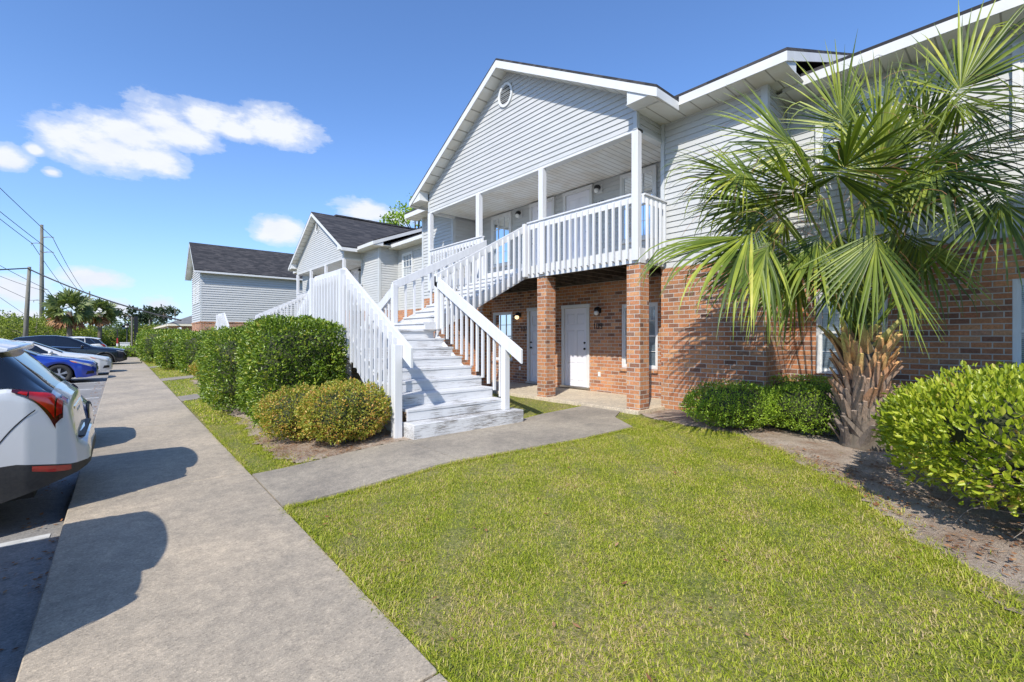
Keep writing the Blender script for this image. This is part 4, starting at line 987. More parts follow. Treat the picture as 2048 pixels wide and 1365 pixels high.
# leaf bases: bearing, height and distance as surveyed; direction right/back/up; blade radius, half spread, droop, segments, cupping
HF = [(1745,458,4.9,(-.02,-.42,-.80),1.22,84,.30,50,.35),(1522,463,5.2,(-.86,-.22,-.12),1.42,105,1.0,54,.5),(1545,478,5.1,(-.45,-.35,-.62),1.10,80,.45,44,.4),
 (1688,262,5.7,(0,0,1),1.05,82,.16,46,.4),(1674,350,5.1,(-.05,-.5,.25),1.00,135,.75,58,.3),(1492,352,5.5,(-.80,-.1,.30),.95,105,.85,48,.5),
 (1560,420,5.6,(-.62,0,.60),1.15,100,.40,50,.5),(1600,300,5.8,(-.55,.2,.75),1.10,92,.26,48,.4),(1760,305,5.8,(.12,0,.97),1.20,78,.16,48,.4),
 (1835,300,5.7,(.32,0,.90),1.30,76,.22,48,.4),(1905,200,5.3,(.52,-.1,.85),1.25,78,.30,46,.4),(1900,205,5.2,(.92,-.15,.05),1.10,90,1.0,46,.6),
 (1885,300,5.3,(.82,-.2,.20),1.10,115,.7,52,.5),(1850,335,5.0,(.3,-.5,-.25),1.10,105,.65,50,.4),(1989,383,4.5,(.32,-.2,-.75),.92,98,.25,46,.2),
 (1995,405,5.1,(.85,0,-.1),.95,105,.5,46,.4),(1825,470,5.5,(.5,-.2,-.55),1.05,88,.45,44,.4),(1600,520,5.8,(-.4,-.1,-.7),1.00,98,.35,44,.4),
 (1640,470,5.4,(-.35,-.35,-.45),1.00,105,.55,48,.4),(1722,410,5.3,(.12,-.5,.25),1.05,120,.75,54,.4),(1640,330,6.1,(-.35,.5,.7),1.1,100,.35,44,.4),
 (1740,300,6.3,(.05,.6,.75),1.15,95,.3,44,.4),(1830,360,6.2,(.5,.5,.4),1.1,105,.5,44,.4),(1570,440,6.2,(-.6,.5,.1),1.05,105,.5,44,.4),
 (1680,470,6.3,(-.1,.6,-.3),1.0,110,.5,40,.4),(1790,460,6.2,(.3,.5,-.3),1.0,110,.5,40,.4),(1650,400,5.4,(-.5,-.3,.5),1.0,110,.6,48,.4),
 (1790,380,5.4,(.4,-.35,.5),1.05,110,.65,48,.4),(1700,330,5.5,(-.1,-.2,.95),1.1,92,.25,48,.4),(1745,360,5.5,(.2,-.3,.85),1.1,95,.35,48,.4),
 (1600,390,5.3,(-.55,-.4,.35),1.05,110,.8,48,.4),(1700,520,5.4,(-.15,-.25,-.85),.85,80,.3,36,.3),(1800,520,5.6,(.2,-.1,-.9),.85,80,.3,36,.3),(1530,400,5.9,(-.8,.2,.2),1.05,100,.6,44,.5)]
for i, (u_, v_, d_, dv, R0, sp, dr, ns, cu) in enumerate(HF):
    r_ = (u_-1024)/900*d_; T = Vector((d_*SN+r_*CS, d_*CS-r_*SN, 1.36+(675-v_)/900*d_))
    fv = W3(*dv).normalized(); upv = (W3(-dv[0]*.4, -.45, 1) if dv[2] < .6 else W3(dv[0]*-.3, -1, .3))
    if dv[2] < -.5: upv = W3(0, -1, .25)
    if i in (28,): continue
    frond_to(palm, PC, T, fv, upv, R0*1.03, M['palm'], int(ns*.86), R(sp), dr, 50+i, .10, curl=cu, pr=.013)
th_ = MB(); rr_ = random.Random(5)         # dry threads and split tips tangled in the crown
for i in range(260):
    q = HF[i % len(HF)]; r_ = (q[0]-1024)/900*q[2]; p = Vector((q[2]*SN+r_*CS, q[2]*CS-r_*SN, 1.36+(675-q[1])/900*q[2]))-palm.location
    d = Vector((rr_.gauss(0,1), rr_.gauss(0,1), rr_.gauss(0,.8))).normalized(); pts = [p+d*rr_.uniform(.2,.8)]
    for k in range(4): d = (d+Vector((rr_.gauss(0,.3), rr_.gauss(0,.3), -.35))).normalized(); pts.append(pts[-1]+d*.09)
    th_.tube(pts, .0022, 3, False)
tag(th_.build('dry_threads', M['straw'], palm), kind='stuff')

# far palms
def far_palm(loc, hgt, R0, label, seed):
    rr = random.Random(seed); root = empty('palm_tree', loc, label, 'palm tree', 'palms beyond the parking lot')
    tr = MB(); tr.tube([(0,0,-.2),(.05,0,hgt*.5),(0,0,hgt)], [.30,.24,.26], 10); tr.build('trunk', M['bark'], root, smooth=True)
    V = []; F = []; V2 = []; F2 = []
    for i in range(46):
        a = i*2.39996; el = R(88-150*(i/45)**.9); d = Vector((math.cos(a)*math.cos(el), math.sin(a)*math.cos(el), math.sin(el)))
        T = Vector((0,0,hgt+.1))+d*rr.uniform(.7,1.05)*R0*.55; up_ = d.cross(Vector((rr.uniform(-1,1),rr.uniform(-1,1),rr.uniform(-1,1)))).normalized()
        tgt = (V2, F2) if el < R(-35) else (V, F)
        fan(tgt[0], tgt[1], T, (d+Vector((0,0,-.25))).normalized(), up_, R0*rr.uniform(.42,.55), 15, R(120), .5, 5, 1.9, rr)
    npmesh('crown', np.array(V), np.array(F), M['palm_far'], root)
    npmesh('dead_fronds', np.array(V2), np.array(F2), M['straw'], root)
    return root

# ------------------------------------------------------------------ broadleaf and pine trees
def tree(name, loc, h, crown_r, label, mat, trunk_h=.4, trunk_r=.2, clumps=26, per=130, leaf=.22, seed=1, squash=.8, group=None, fine=.42, thin=False, cat='tree'):
    global RNG; RNG = np.random.default_rng(seed*7+1); rr = random.Random(seed); root = empty(name, loc, label, cat, group)
    m_ = MB(); th_ = h*trunk_h; cz = th_+(h-th_)*.45
    m_.tube([(0,0,-.3),(rr.uniform(-.1,.1)*h*.1,0,th_),(rr.uniform(-.3,.3),rr.uniform(-.3,.3),h*.86)], [trunk_r*1.2,trunk_r*.85,trunk_r*.2], 8)
    Ps = []; Ns = []
    for i in range(clumps):
        a = i*2.39996+rr.uniform(-.4,.4); q = rr.random()**.5; zz = rr.uniform(-1, 1); rad_ = math.sqrt(max(.05, 1-zz*zz*.8))*crown_r*(.35+.65*q)
        c = np.array([math.cos(a)*rad_, math.sin(a)*rad_, cz+zz*(h-th_)*.5*squash*1.05]); r = crown_r*rr.uniform(.22,.40)*(fine/.42)
        base = Vector((0,0,th_+(c[2]-th_)*.45*(.4 if not thin else .9))); m_.tube([tuple(base), tuple((base+Vector(c))/2+Vector((0,0,.05*h))), tuple(c)], [trunk_r*.38,trunk_r*.22,trunk_r*.07], 5, False)
        d = unit_rows(RNG.normal(size=(per, 3))); d[:, 2] *= .75; k = np.abs(RNG.normal(.75,.25,size=(per, 1))); Ps.append(c+d*r*k); Ns.append(d)
    m_.build('trunk', M['bark'], root, smooth=True)
    P_ = np.concatenate(Ps); N_ = np.concatenate(Ns); V, F = leaves(P_, N_, leaf, 1., .75, .3); npmesh('crown', V, F, mat, root)
    return root
def at(u, v0, d):      # ground point seen at bearing u at distance d
    r = (u-1024)/900*d; return (d*SN+r*CS, d*CS-r*SN)
def place(u, d, z=-.25): x, y = at(u, 0, d); return (x, y, z)
def hgt(v, d, z=-.25): return 1.36+(675-v)/900*d-z
far_palm(place(138,52), hgt(624,52), 2.5, 'nearer of two cabbage palms rising past the parked cars, left one', 3)
far_palm(place(199,66), hgt(628,66), 2.3, 'smaller of two cabbage palms rising past the parked cars, right one', 4)
k = 0
for (u, v, d, cr, mt, lab, kw) in [
    (72,628,62,4.2,'leaf_lime','lime green spreading tree behind the nearer utility pole',dict(trunk_h=.2,clumps=34)),
    (28,640,75,4.5,'leaf_lime','yellow-green tree beside the distant pale apartment house',dict(trunk_h=.2,clumps=30)),
    (110,640,70,4.0,'leaf_lime','bright tree left of the two distant palms',dict(trunk_h=.2,clumps=30)),
    (165,664,80,4.2,'leaf_lime','low bright tree between the two distant palms',dict(trunk_h=.15,clumps=28)),
    (245,646,95,6.5,'leaf_tree','olive green round tree left of the black lamp posts',dict(trunk_h=.2,clumps=34)),
    (225,664,85,3.2,'leaf_tree','low olive tree behind the right distant palm',dict(trunk_h=.2,clumps=24)),
    (275,660,70,2.6,'leaf_lime','small yellow-green tree just right of the lamp posts',dict(trunk_h=.12,clumps=26)),
    (300,652,72,3.0,'leaf_lime','small bright tree in front of the tall pines',dict(trunk_h=.12,clumps=26)),
    (5,636,120,9,'leaf_pine','dark tree mass left of everything, above the distant house roof',dict(trunk_h=.1,clumps=34)),
    (40,634,135,7,'leaf_pine','dark tree behind the lime green ones near the left edge',dict(trunk_h=.1,clumps=34)),
    (100,664,130,9,'leaf_pine','dark wide tree far behind the nearer palm',dict(trunk_h=.1,clumps=34)),
    (190,670,120,8,'leaf_pine','dark low tree far behind the right palm',dict(trunk_h=.1,clumps=30)),
    (310,650,110,7,'leaf_pine','dark tree low between the pine trunks',dict(trunk_h=.1,clumps=30)),
    (345,655,100,7,'leaf_pine','dark tree above the low hip-roofed house',dict(trunk_h=.1,clumps=30))]:
    k += 1; tree('tree', place(u, d), hgt(v, d), cr, lab, M[mt], seed=20+k, leaf=.0034*d, per=125, **kw)
for i, (u, v, d, cr) in enumerate([(264,617,120,3.6),(285,620,128,3.2),(302,616,124,3.2),(328,614,118,3.8)]):
    tree('pine_tree', place(u, d), hgt(v, d), cr, ['leftmost tall pine with a lopsided crown','second tall pine from the left, sparse crown','third tall pine from the left','rightmost tall pine, above the low house roof'][i], M['leaf_pine'], .62, .28, 13, 60, .50, 60+i, .95, 'tall pines on the skyline', .36, True, 'pine')
tree('tree', place(835,48,-.2), hgt(398,48), 3.4, 'tree crown peeping between the two apartment roofs', M['leaf_box'], .55, .3, 40, 150, .26, 90)

tree('tree', (4.75,-3.15,0), 7.3, 1.95, 'dense green unseen tree, added outside the right edge to shade the wall right of the palm', M['leaf_hedge'], .50, .16, 64, 300, .19, 95, .9)  # unseen crown added to throw shade on the right-hand wall
# ------------------------------------------------------------------ poles and wires
def pole(name, u, d, vt, r, label, lean=(0,0), arms=(), group='utility poles beyond the parking lot'):
    x, y, z = place(u, d); H_ = hgt(vt, d); root = empty(name, (x, y, z), label, 'utility pole', group)
    m_ = MB(); m_.tube([(0,0,-.3),(lean[0]*.5,lean[1]*.5,H_*.5),(lean[0],lean[1],H_)], [r*1.15,r,r*.72], 10); m_.build('pole_shaft', M['pole'], root, smooth=True)
    for (vv, sgn, L) in arms:
        za = hgt(vv, d); q = W3(sgn*L, 0, 0); a = MB(); a.tube([(0,0,za-.06),(q.x*.5,q.y*.5,za+.05),(q.x,q.y,za)], [.07,.06,.05], 6); ao = a.build('cross_arm', M['pole'], root)
        ins = MB(); ins.tube([(q.x,q.y,za+.02),(q.x,q.y,za-.35)], .05, 6); ins.build('insulator', M['metal'], ao)
    return root
p1 = W3(.55,0,0)
pole('utility_pole', 49, 50, 534, .20, 'shorter leaning utility pole at the left, holding the thick cable', (p1.x, p1.y))
pole('utility_pole', 83.5, 72, 450, .27, 'tallest utility pole, with side arms', (0,0), ((475,1,1.9),(505,1,1.9),(487,-1,1.7),(580,1,1.0),(601,1,1.3),(601,-1,1.3)))
pole('utility_pole', 179, 150, 583, .26, 'thin distant utility pole between the two palms', (0,0), ((593,1,2.),(600,-1,2.)))
pole('utility_pole', 118, 110, 655, .14, 'short pale pole behind the nearer palm', (0,0))
pole('utility_pole', 299, 95, 640, .12, 'thin post in front of the distant pines')
pole('utility_pole', 350, 110, 619, .10, 'thin mast above the low house roof')
def P3(u, v, d): x, y = at(u, 0, d); return Vector((x, y, 1.36+(675-v)/900*d))
def wire(label, pts, r=.02, n=14, sag=.0, group='overhead power lines'):
    m_ = MB(); q = []
    for a, b_ in zip(pts, pts[1:]):
        A, B = P3(*a), P3(*b_)
        for i in range(n): t_ = i/n; q.append(A.lerp(B, t_)+Vector((0,0,-4*sag*t_*(1-t_)*(B-A).length)))
    q.append(P3(*pts[-1])); m_.tube(q, r*1.35, 5); o = m_.build('power_line', M['wire']); tag(o, label, 'power line', group)
wire('thick black cable from the leaning pole sagging down to the low house', [(57,538,50),(362,641,44)], .055, 24, .022)
wire('thick cable from the leaning pole off the left edge', [(57,537,50),(0,540,44),(-120,520,38)], .05)
wire('topmost thin wire, crossing the tall pole to its upper right arm', [(-60,318,60),(105,475,72),(172,588,150)], .032, 14, .008)
wire('wire from the left edge to the lower right arm of the tall pole', [(-60,375,60),(105,505,72),(175,600,150)], .032, 14, .008)
wire('wire from the left edge to the left arm of the tall pole', [(-60,390,60),(64,487,72),(150,600,140)], .032, 14, .008)
wire('thin wire passing behind both left poles, higher one', [(-30,515,62),(95,580,72),(160,632,150)], .026, 14, .01)
wire('thin wire passing behind both left poles, lower one', [(-30,540,62),(88,582,72),(150,628,150)], .022, 14, .02)
wire('low slack wire at the left edge, upper one', [(-30,560,62),(60,601,72),(100,601,72)], .022)
wire('low slack wire at the left edge, steep one', [(-30,575,60),(80,650,85)], .02)
wire('lowest slack wire at the left edge', [(-30,600,60),(60,660,90)], .02)

# ------------------------------------------------------------------ lamp posts, sign, box
def lamp_post(u, d, vt, label):
    x, y, z = place(u, d); H_ = hgt(vt, d); root = empty('street_lamp', (x, y, z), label, 'street lamp', 'black lamp posts at the lot entrance')
    m_ = MB(); m_.tube([(0,0,0),(0,0,.5),(0,0,.55),(0,0,H_-.75)], [.16,.14,.075,.06], 10); m_.build('post', M['black'], root, smooth=True)
    l = MB(); l.tube([(0,0,H_-.75),(0,0,H_-.65),(0,0,H_-.2),(0,0,H_-.1),(0,0,H_)], [.08,.17,.26,.20,.03], 8); l.build('lantern', M['black'], root)
    gl = MB(); gl.tube([(0,0,H_-.63),(0,0,H_-.22)], [.18,.25], 8); gl.build('lamp_glass', M['globe'], root)
lamp_post(254, 62, 646, 'black lamp post standing just right of its twin')
lamp_post(247.5, 70, 650, 'black lamp post just left of its twin, slightly farther')
x, y, z = place(272, 60); rt = empty('signboard', (x, y, z), 'tall narrow black sign panel on a post, seen edge-on beyond the hedges', 'sign')
m_ = MB(); m_.box(-.20,.20,-.10,.10,.9,hgt(633,60)); m_.build('sign_panel', M['black'], rt); m_ = MB(); m_.tube([(-.42,0,-.1),(-.42,0,hgt(634,60))],.10,8); m_.tube([(.1,0,-.1),(.1,0,1)],.12,8); m_.build('sign_post', M['pole'], rt)
x, y, z = place(250, 46, -.2); rt = empty('utility_box', (x, y, z), 'small white utility box standing on the grass at the end of the sidewalk', 'utility box')
m_ = MB(); m_.box(-.38,.38,-.30,.30,0,.98); m_.build('cabinet', M['vinyl'], rt, bevel=.02); m_ = MB(); m_.box(-.42,.42,-.34,.34,.985,1.04); m_.build('lid', M['globe'], rt)
x, y, z = place(235, 54); rt = empty('marker_post', (x, y, z), 'slim dark post with a red band on a white foot, left of the utility box', 'marker post')
m_ = MB(); m_.tube([(0,0,1.1),(0,0,2.6)],.05,8); m_.build('upper_post', M['black'], rt); m_ = MB(); m_.tube([(0,0,.8),(0,0,1.5)],.075,8); m_.build('red_band', new_mat('red_paint', (.35,.02,.02), .5)[0], rt); m_ = MB(); m_.tube([(0,0,-.1),(0,0,.85)],.11,8); m_.build('white_foot', M['vinyl'], rt)

# ------------------------------------------------------------------ distant buildings
def far_block():
    """third block: end wall towards the camera, gable facing the lot"""
    X0, X1, Y0, Y1 = 4.15, 14.5, 37.0, 41.8; o = (X0, Y0, 0); root = empty('apartment_building', o, 'third apartment block, grey siding over brick, its long charcoal roof slope facing the camera', 'apartment building')
    zb, ze = 2.45, 5.75; b = MB(o); b.box(X0-.02, X1, Y0-.02, Y1+.02, -.5, zb); b.build('brick_wall', M['brick'], root)
    cp = MB(o); cp.box(X0-.05, X1, Y0-.05, Y1+.05, zb-.09, zb+.002); cp.build('brick_ledge', M['brick'], root)
    s = MB(o); siding(s, PY(Y0), zb, ze+.05, lambda z: (X0, X1), .16, .045); ym = (Y0+Y1)/2; sp = .80
    siding(s, PX(X0), zb, ze+1.95, lambda z: (Y0+max(0, (z-ze)/sp), Y1-max(0, (z-ze)/sp)), .16, .045); s.build('siding_wall', M['siding'], root)
    bk = MB(o); bk.box(X0+.03, X1, Y0+.03, Y1, zb, ze); bk.build('inner_wall', M['siding'], root)
    c = MB(o); c.box(X0-.03, X0+.09, Y0-.03, Y0+.09, zb+.01, ze); c.build('corner_trim', M['trim_grey'], root)
    r = MB(o); a = X0-.42; zr = ze+sp*(ym-(Y0-.42))+.1; th = .06
    r.prism([(a,Y0-.42,ze+.1),(X1,Y0-.42,ze+.1),(X1,ym,zr),(a,ym,zr)], (0,0,th)); r.prism([(a,ym+.003,zr),(X1,ym+.003,zr),(X1,Y1+.42,ze+.1),(a,Y1+.42,ze+.1)], (0,0,th)); r.build('roof', M['shingle'], root)
    f = MB(o); f.box(a+.02, X1, Y0-.43, Y0-.40, ze-.03, ze+.09); f.build('fascia', M['vinyl'], root)
    f = MB(o); f.prism([(a,Y0-.42,ze+.09),(a,ym,zr-.01),(a,Y1+.42,ze+.09),(a,Y1+.42,ze-.07),(a,ym,zr-.17),(a,Y0-.42,ze-.07)], (.03,0,0)); f.build('rake_board', M['vinyl'], root)
    f = MB(o); f.prism([(a+.04,Y0-.4,ze-.06),(a+.04,ym,zr-.2),(a+.04,Y1+.4,ze-.06),(a+.04,Y1+.4,ze-.02),(a+.04,ym,zr-.16),(a+.04,Y0-.4,ze-.02)], (.36,0,0)); f.box(a+.04, X1, Y0-.4, Y0, ze-.02, ze-.01); f.build('soffit', M['vinyl_beige'], root)
    for (ya, yb) in ((Y0+.75, Y0+1.75), (Y0+2.6, Y0+3.6)): window(PX(X0), ya, yb, 3.75, 5.2, root, o, .02, blind='none', casing=.08)
    return root
far_block()
def hip_house():
    X0, X1, Y0, Y1 = 3.6, 22, 56, 84; o = (X0, Y0, -.2); root = empty('hip_roofed_house', o, 'low brick house with a grey hip roof and cream eaves, behind the third block', 'house')
    b = MB(o); b.box(X0+.6, X1, Y0+.6, Y1, -.5, 2.5); b.build('brick_wall', M['brick'], root)
    r = MB(o); xm = X0+8; r.add([(X0,Y0,2.72),(X1,Y0,2.72),(X1,Y1,2.72),(X0,Y1,2.72),(xm,Y0+8,6.1),(X1-8,Y0+8,6.1),(xm,Y1-8,6.1)], [(0,1,5,4),(0,4,6,3),(4,5,6),(1,2,5),(2,3,6,5)]); r.build('roof', mottled('grey_roof', (.13,.13,.13), (.19,.185,.18), 2, .9), root)
    f = MB(o); f.box(X0-.02, X1, Y0-.02, Y0+.6, 2.5, 2.70); f.box(X0-.02, X0+.6, Y0+.6, Y1, 2.5, 2.70); f.build('eaves', new_mat('cream_paint', (.72,.66,.52), .5)[0], root)
    d = MB(o); d.tube([(X0+.15,Y0+3,2.5),(X0+.2,Y0+2.5,2.1),(X0+.6,Y0+1.8,1.9),(X0+.62,Y0+1.6,0)], .07, 8); d.build('downspout', M['vinyl'], root)
    d = MB(o)
    for y in (Y0+3, Y0+9, Y0+15): d.box(X0+.2, X0+.4, y, y+.2, 0, 2.5)
    d.build('porch_posts', M['vinyl'], root); v = MB(o)
    for x, y in ((xm+2,Y0+8.5),(xm+5,Y0+8.2)): v.box(x, x+.7, y, y+.5, 5.8, 6.5)
    v.build('roof_vents', M['black'], root)
hip_house()
def pale_house():
    d = 125; x, y, z = place(-12, d); o = (x, y, z); root = empty('pale_apartment_house', o, 'distant pale blue apartment house with a grey roof at the left edge', 'house')
    root.rotation_euler = (0,0,-TH); u = d/900; w0, w1 = -40*u, 50*u; oo = (0,0,0)
    zt, ze, zr = 1.36+(675-668)*u-z, 1.36+(675-668)*u-z, 1.36+(675-659)*u-z
    b = MB(); b.box(w0, w1, 0, 9, -1, ze); b.build('wall', new_mat('pale_blue_wall', (.42,.50,.60), .7)[0], root)
    r = MB(); r.add([(w0-.6,-.8,ze-.1),(w1+.6,-.8,ze-.1),(w1+.6,9.8,ze-.1),(w0-.6,9.8,ze-.1),(w0+2,4.5,zr),(w1-2.5,4.5,zr)], [(0,1,5,4),(1,2,5),(2,3,4,5),(3,0,4)]); r.build('roof', mottled('distant_roof', (.26,.25,.24), (.33,.32,.30), 1, .9), root)
    for i in range(6):
        for j in range(2):
            m_ = MB(); xx = w0+1.3+i*2.0; zz = .2+j*(ze-.3)/2; m_.box(xx, xx+.95, -.03, .02, zz, zz+.85); m_.build('window', M['black'], root)
    return root
pale_house()

# ------------------------------------------------------------------ cars
def car_paint(name, c, metal=.0, coat=1., rough=.35):
    m, gg, b = new_mat(name, c, rough, metal, .5, coat)
    v = gg.noise(objc(gg), 1.5, 3, .5); link(gg, gg.ramp(v, [(.3, tuple(k*.93 for k in c)), (.7, c)]), b.inputs['Base Color']); return m
M['carglass'] = new_mat('tinted_car_glass', (.006,.008,.012), .03, 0, .9)[0]
M['tyre'] = mottled('tyre_rubber', (.018,.018,.018), (.03,.029,.028), 30, .85)
M['alloy'] = new_mat('alloy_rim', (.55,.56,.58), .28, .9)[0]
M['clad'] = mottled('black_plastic_cladding', (.030,.030,.032), (.045,.044,.043), 40, .6)
M['redlamp'] = mottled('red_tail_lamp', (.55,.008,.006), (.30,.004,.003), 9, .08, coat=1)
M['darklamp'] = new_mat('dark_red_lamp_housing', (.05,.002,.003), .06, 0, .6, 1.)[0]
M['headlamp'] = mottled('clear_headlamp', (.55,.54,.48), (.30,.30,.30), 8, .08, coat=1)
M['amber'] = new_mat('amber_indicator', (.55,.13,.04), .2)[0]
M['chrome'] = new_mat('chrome_trim', (.75,.75,.75), .1, 1)[0]
M['gloss'] = new_mat('gloss_black', (.008,.009,.011), .06, 0, .6, 1.)[0]
M['mesh'] = new_mat('grille_black', (.01,.01,.01), .6)[0]
class Car:
    def __init__(s, spec): s.__dict__.update(spec)
    def arch(s, x):
        z = s.i(s.B, x)
        for xc in s.wx:
            dx_ = x-xc
            if abs(dx_) < s.ar: z = max(z, s.wr+math.sqrt(s.ar**2-dx_**2)-.0)
        return z
    def i(s, tab, x): return float(np.interp(x, [t_[0] for t_ in tab], [t_[1] for t_ in tab]))
    def sec(s, x):
        w, g_, T, S, B0 = s.i(s.w, x), s.i(s.g, x), s.i(s.T, x), s.i(s.S, x), s.i(s.B, x); Ba = s.arch(x); S = min(S, T-.012); g_ = min(g_, w*.97)
        mid = max(Ba+.012, s.cz(x) if getattr(s, 'cz', None) else Ba+(S-Ba)*.45)
        return [(0,B0),(w*.50,B0),(w*.60,Ba-.001),(w*.975,Ba),(w,mid),(w*.99,max(mid+.01,S-.09)),(w*.955,S),(g_,max(S+.004,T-.055)),(g_*.78,T-.004),(0,T+.012)]
    def P(s, x, t_, side=1):
        q = s.sec(x); t_ = max(0, min(8.9999, t_)); k = int(t_); f = t_-k
        # Catmull-Rom across the section for a rounder skin above the sill
        p0, p1, p2, p3 = q[max(k-1, 0)], q[k], q[k+1], q[min(k+2, 9)]
        if k < 3 or k == 6: y = p1[0]+(p2[0]-p1[0])*f; z = p1[1]+(p2[1]-p1[1])*f
        else:
            cr = lambda a, b, c, d: .5*((2*b)+(-a+c)*f+(2*a-5*b+4*c-d)*f*f+(-a+3*b-3*c+d)*f**3)
            if k == 3: p0 = (p1[0], p1[1]-.1)
            if k == 7: p0 = (2*p1[0]-p2[0]*.6-p1[0]*.4+.02, p1[1]-.03)
            if k == 8: p3 = (-p1[0], p1[1])
            y, z = cr(p0[0], p1[0], p2[0], p3[0]), cr(p0[1], p1[1], p2[1], p3[1])
        return Vector((x, y*side, z))
    def Nn(s, x, t_, side):
        a = s.P(min(x+.015, s.L), t_, side)-s.P(max(x-.015, 0), t_, side); b_ = s.P(x, min(t_+.04, 9), side)-s.P(x, max(t_-.04, 0), side)
        n_ = a.cross(b_)*-side; n_ = n_.normalized() if n_.length > 1e-9 else Vector((0,0,1)); return n_
    def patch(s, mb, q, off, side=1, nx=10, ns=6):
        """q: four (x, section) corners: bottom-front, bottom-rear, top-rear, top-front"""
        b0 = len(mb.v)
        for j in range(ns+1):
            v_ = j/ns
            for i in range(nx+1):
                u_ = i/nx; a = [(q[0][k]*(1-u_)+q[1][k]*u_)*(1-v_)+(q[3][k]*(1-u_)+q[2][k]*u_)*v_ for k in (0, 1)]
                p = s.P(a[0], a[1], side); n_ = s.Nn(a[0], a[1], side); mb.v.append(tuple(p+n_*off))
        for j in range(ns):
            for i in range(nx):
                a = b0+j*(nx+1)+i; f_ = (a, a+1, a+nx+2, a+nx+1); mb.f.append(f_ if side > 0 else f_[::-1])
    def body(s, root, paint, clad=None, cz=None):
        xs = sorted(set([round(v_, 4) for v_ in np.arange(0, s.L, .045)]+[s.L]+[round(t_[0], 4) for tab in (s.T, s.S, s.w, s.g) for t_ in tab if 0 <= t_[0] <= s.L]))
        ts = [0,1,2,3]+[round(3+.1*i, 2) for i in range(1, 15)]+[4.5,4.75,5,5.35,5.7,6,6.33,6.66,7,7.3,7.6,8,8.5,9]; A = MB(); Bc = MB(); V = {}
        for side in (1, -1):
            g_ = [[s.P(x, t_, side) for t_ in ts] for x in xs]
            for i in range(len(xs)-1):
                for j in range(len(ts)-1):
                    q = [g_[i][j], g_[i+1][j], g_[i+1][j+1], g_[i][j+1]]; q = q if side > 0 else q[::-1]
                    tgt = Bc if (clad and ts[j] < 3.999) else A
                    tgt.add(q, [(3,2,1,0)])
        for k, x in ((0, 0.), (1, s.L)):
            for side in (1, -1):
                q = [s.P(x, t_, side) for t_ in ts]; (Bc if clad else A).add(q, [tuple(range(len(q)))])
        def weld(mb, nm, mt):
            o = mb.build(nm, mt, root, smooth=True); import bmesh
            bm = bmesh.new(); bm.from_mesh(o.data); bmesh.ops.remove_doubles(bm, verts=bm.verts, dist=.0008); bmesh.ops.recalc_face_normals(bm, faces=bm.faces)
            for e in bm.edges:
                if len(e.link_faces) == 2 and e.calc_face_angle(0) > R(38): e.smooth = False
            bm.to_mesh(o.data); bm.free(); return o
        o = weld(A, 'body', paint)
        if clad: weld(Bc, 'lower_cladding', clad)
        return o
    def wheels(s, root):
        for xc in s.wx:
            for side in (1, -1):
                y0 = s.i(s.w, xc); yo = side*(y0-.015); yi = side*(y0-.235); r = s.wr; c = (xc, 0, r)
                hb = MB(); pr = [(yi,r*.55),(yi,r*.93),(yi+side*.02,r),(yo-side*.03,r),(yo,r*.93),(yo,r*.66),(yo-side*.03,r*.63)]; n = 36
                for (yy, rr2) in pr:
                    for k in range(n): a = 2*math.pi*k/n; hb.v.append((xc+rr2*math.cos(a), yy, r+rr2*math.sin(a)))
                for i in range(len(pr)-1):
                    for k in range(n): hb.f.append((i*n+k, i*n+(k+1) % n, (i+1)*n+(k+1) % n, (i+1)*n+k))
                wo_ = hb.build('wheel', M['tyre'], root, smooth=True)
                rm = MB()
                for (r0, r1, ya, yb) in ((.60, .645, yo-side*.02, yo-side*.05),):
                    for k in range(n):
                        a, b_ = 2*math.pi*k/n, 2*math.pi*(k+1)/n
                        rm.add([(xc+r*r1*math.cos(a),ya,r+r*r1*math.sin(a)),(xc+r*r1*math.cos(b_),ya,r+r*r1*math.sin(b_)),(xc+r*r0*math.cos(b_),yb,r+r*r0*math.sin(b_)),(xc+r*r0*math.cos(a),yb,r+r*r0*math.sin(a))], [(0,1,2,3)])
                for k in range(5):
                    for dd in (-.13, .13):
                        a = 2*math.pi*k/5+.3; a2 = a+dd; rm.beam((xc+r*.10*math.cos(a), yo-side*.035, r+r*.10*math.sin(a)), (xc+r*.62*math.cos(a2), yo-side*.03, r+r*.62*math.sin(a2)), (0,1,0), .032, .02)
                rm.tube([(xc,yo-side*.05,r),(xc,yo-side*.015,r)], [.06,.045], 12); rm.build('rim', M['alloy'], wo_)
                bk = MB(); bk.tube([(xc,yo-side*.10,r),(xc,yo-side*.075,r)], r*.60, 20); bk.build('brake_disc', M['mesh'], wo_)
        ww = MB()
        for xc in s.wx:
            y0 = s.i(s.w, xc); ww.tube([(xc,-y0*.93,s.wr+.03),(xc,y0*.93,s.wr+.03)], s.ar*.985, 20, False)
        ww.box(s.wx[0]-.5, s.wx[1]+.6, -s.i(s.w, 2)*.55, s.i(s.w, 2)*.55, .2, .45)
        ww.build('wheel_wells', M['mesh'], root)
def glassy(car, root, sides, wind, rear, pillar=None):
    for q in sides:
        for sd in (1, -1):
            m_ = MB(); car.patch(m_, q, .004, sd, 12, 5); m_.build('side_window', M['carglass'], root, smooth=True)
    for nm, (xa, xb) in (('windscreen', wind), ('rear_window', rear)):
        m_ = MB()
        for sd in (1, -1): car.patch(m_, [(xa,7.08),(xb,7.10),(xb,9),(xa,9)], .004, sd, 12, 6)
        m_.build(nm, M['carglass'], root, smooth=True)
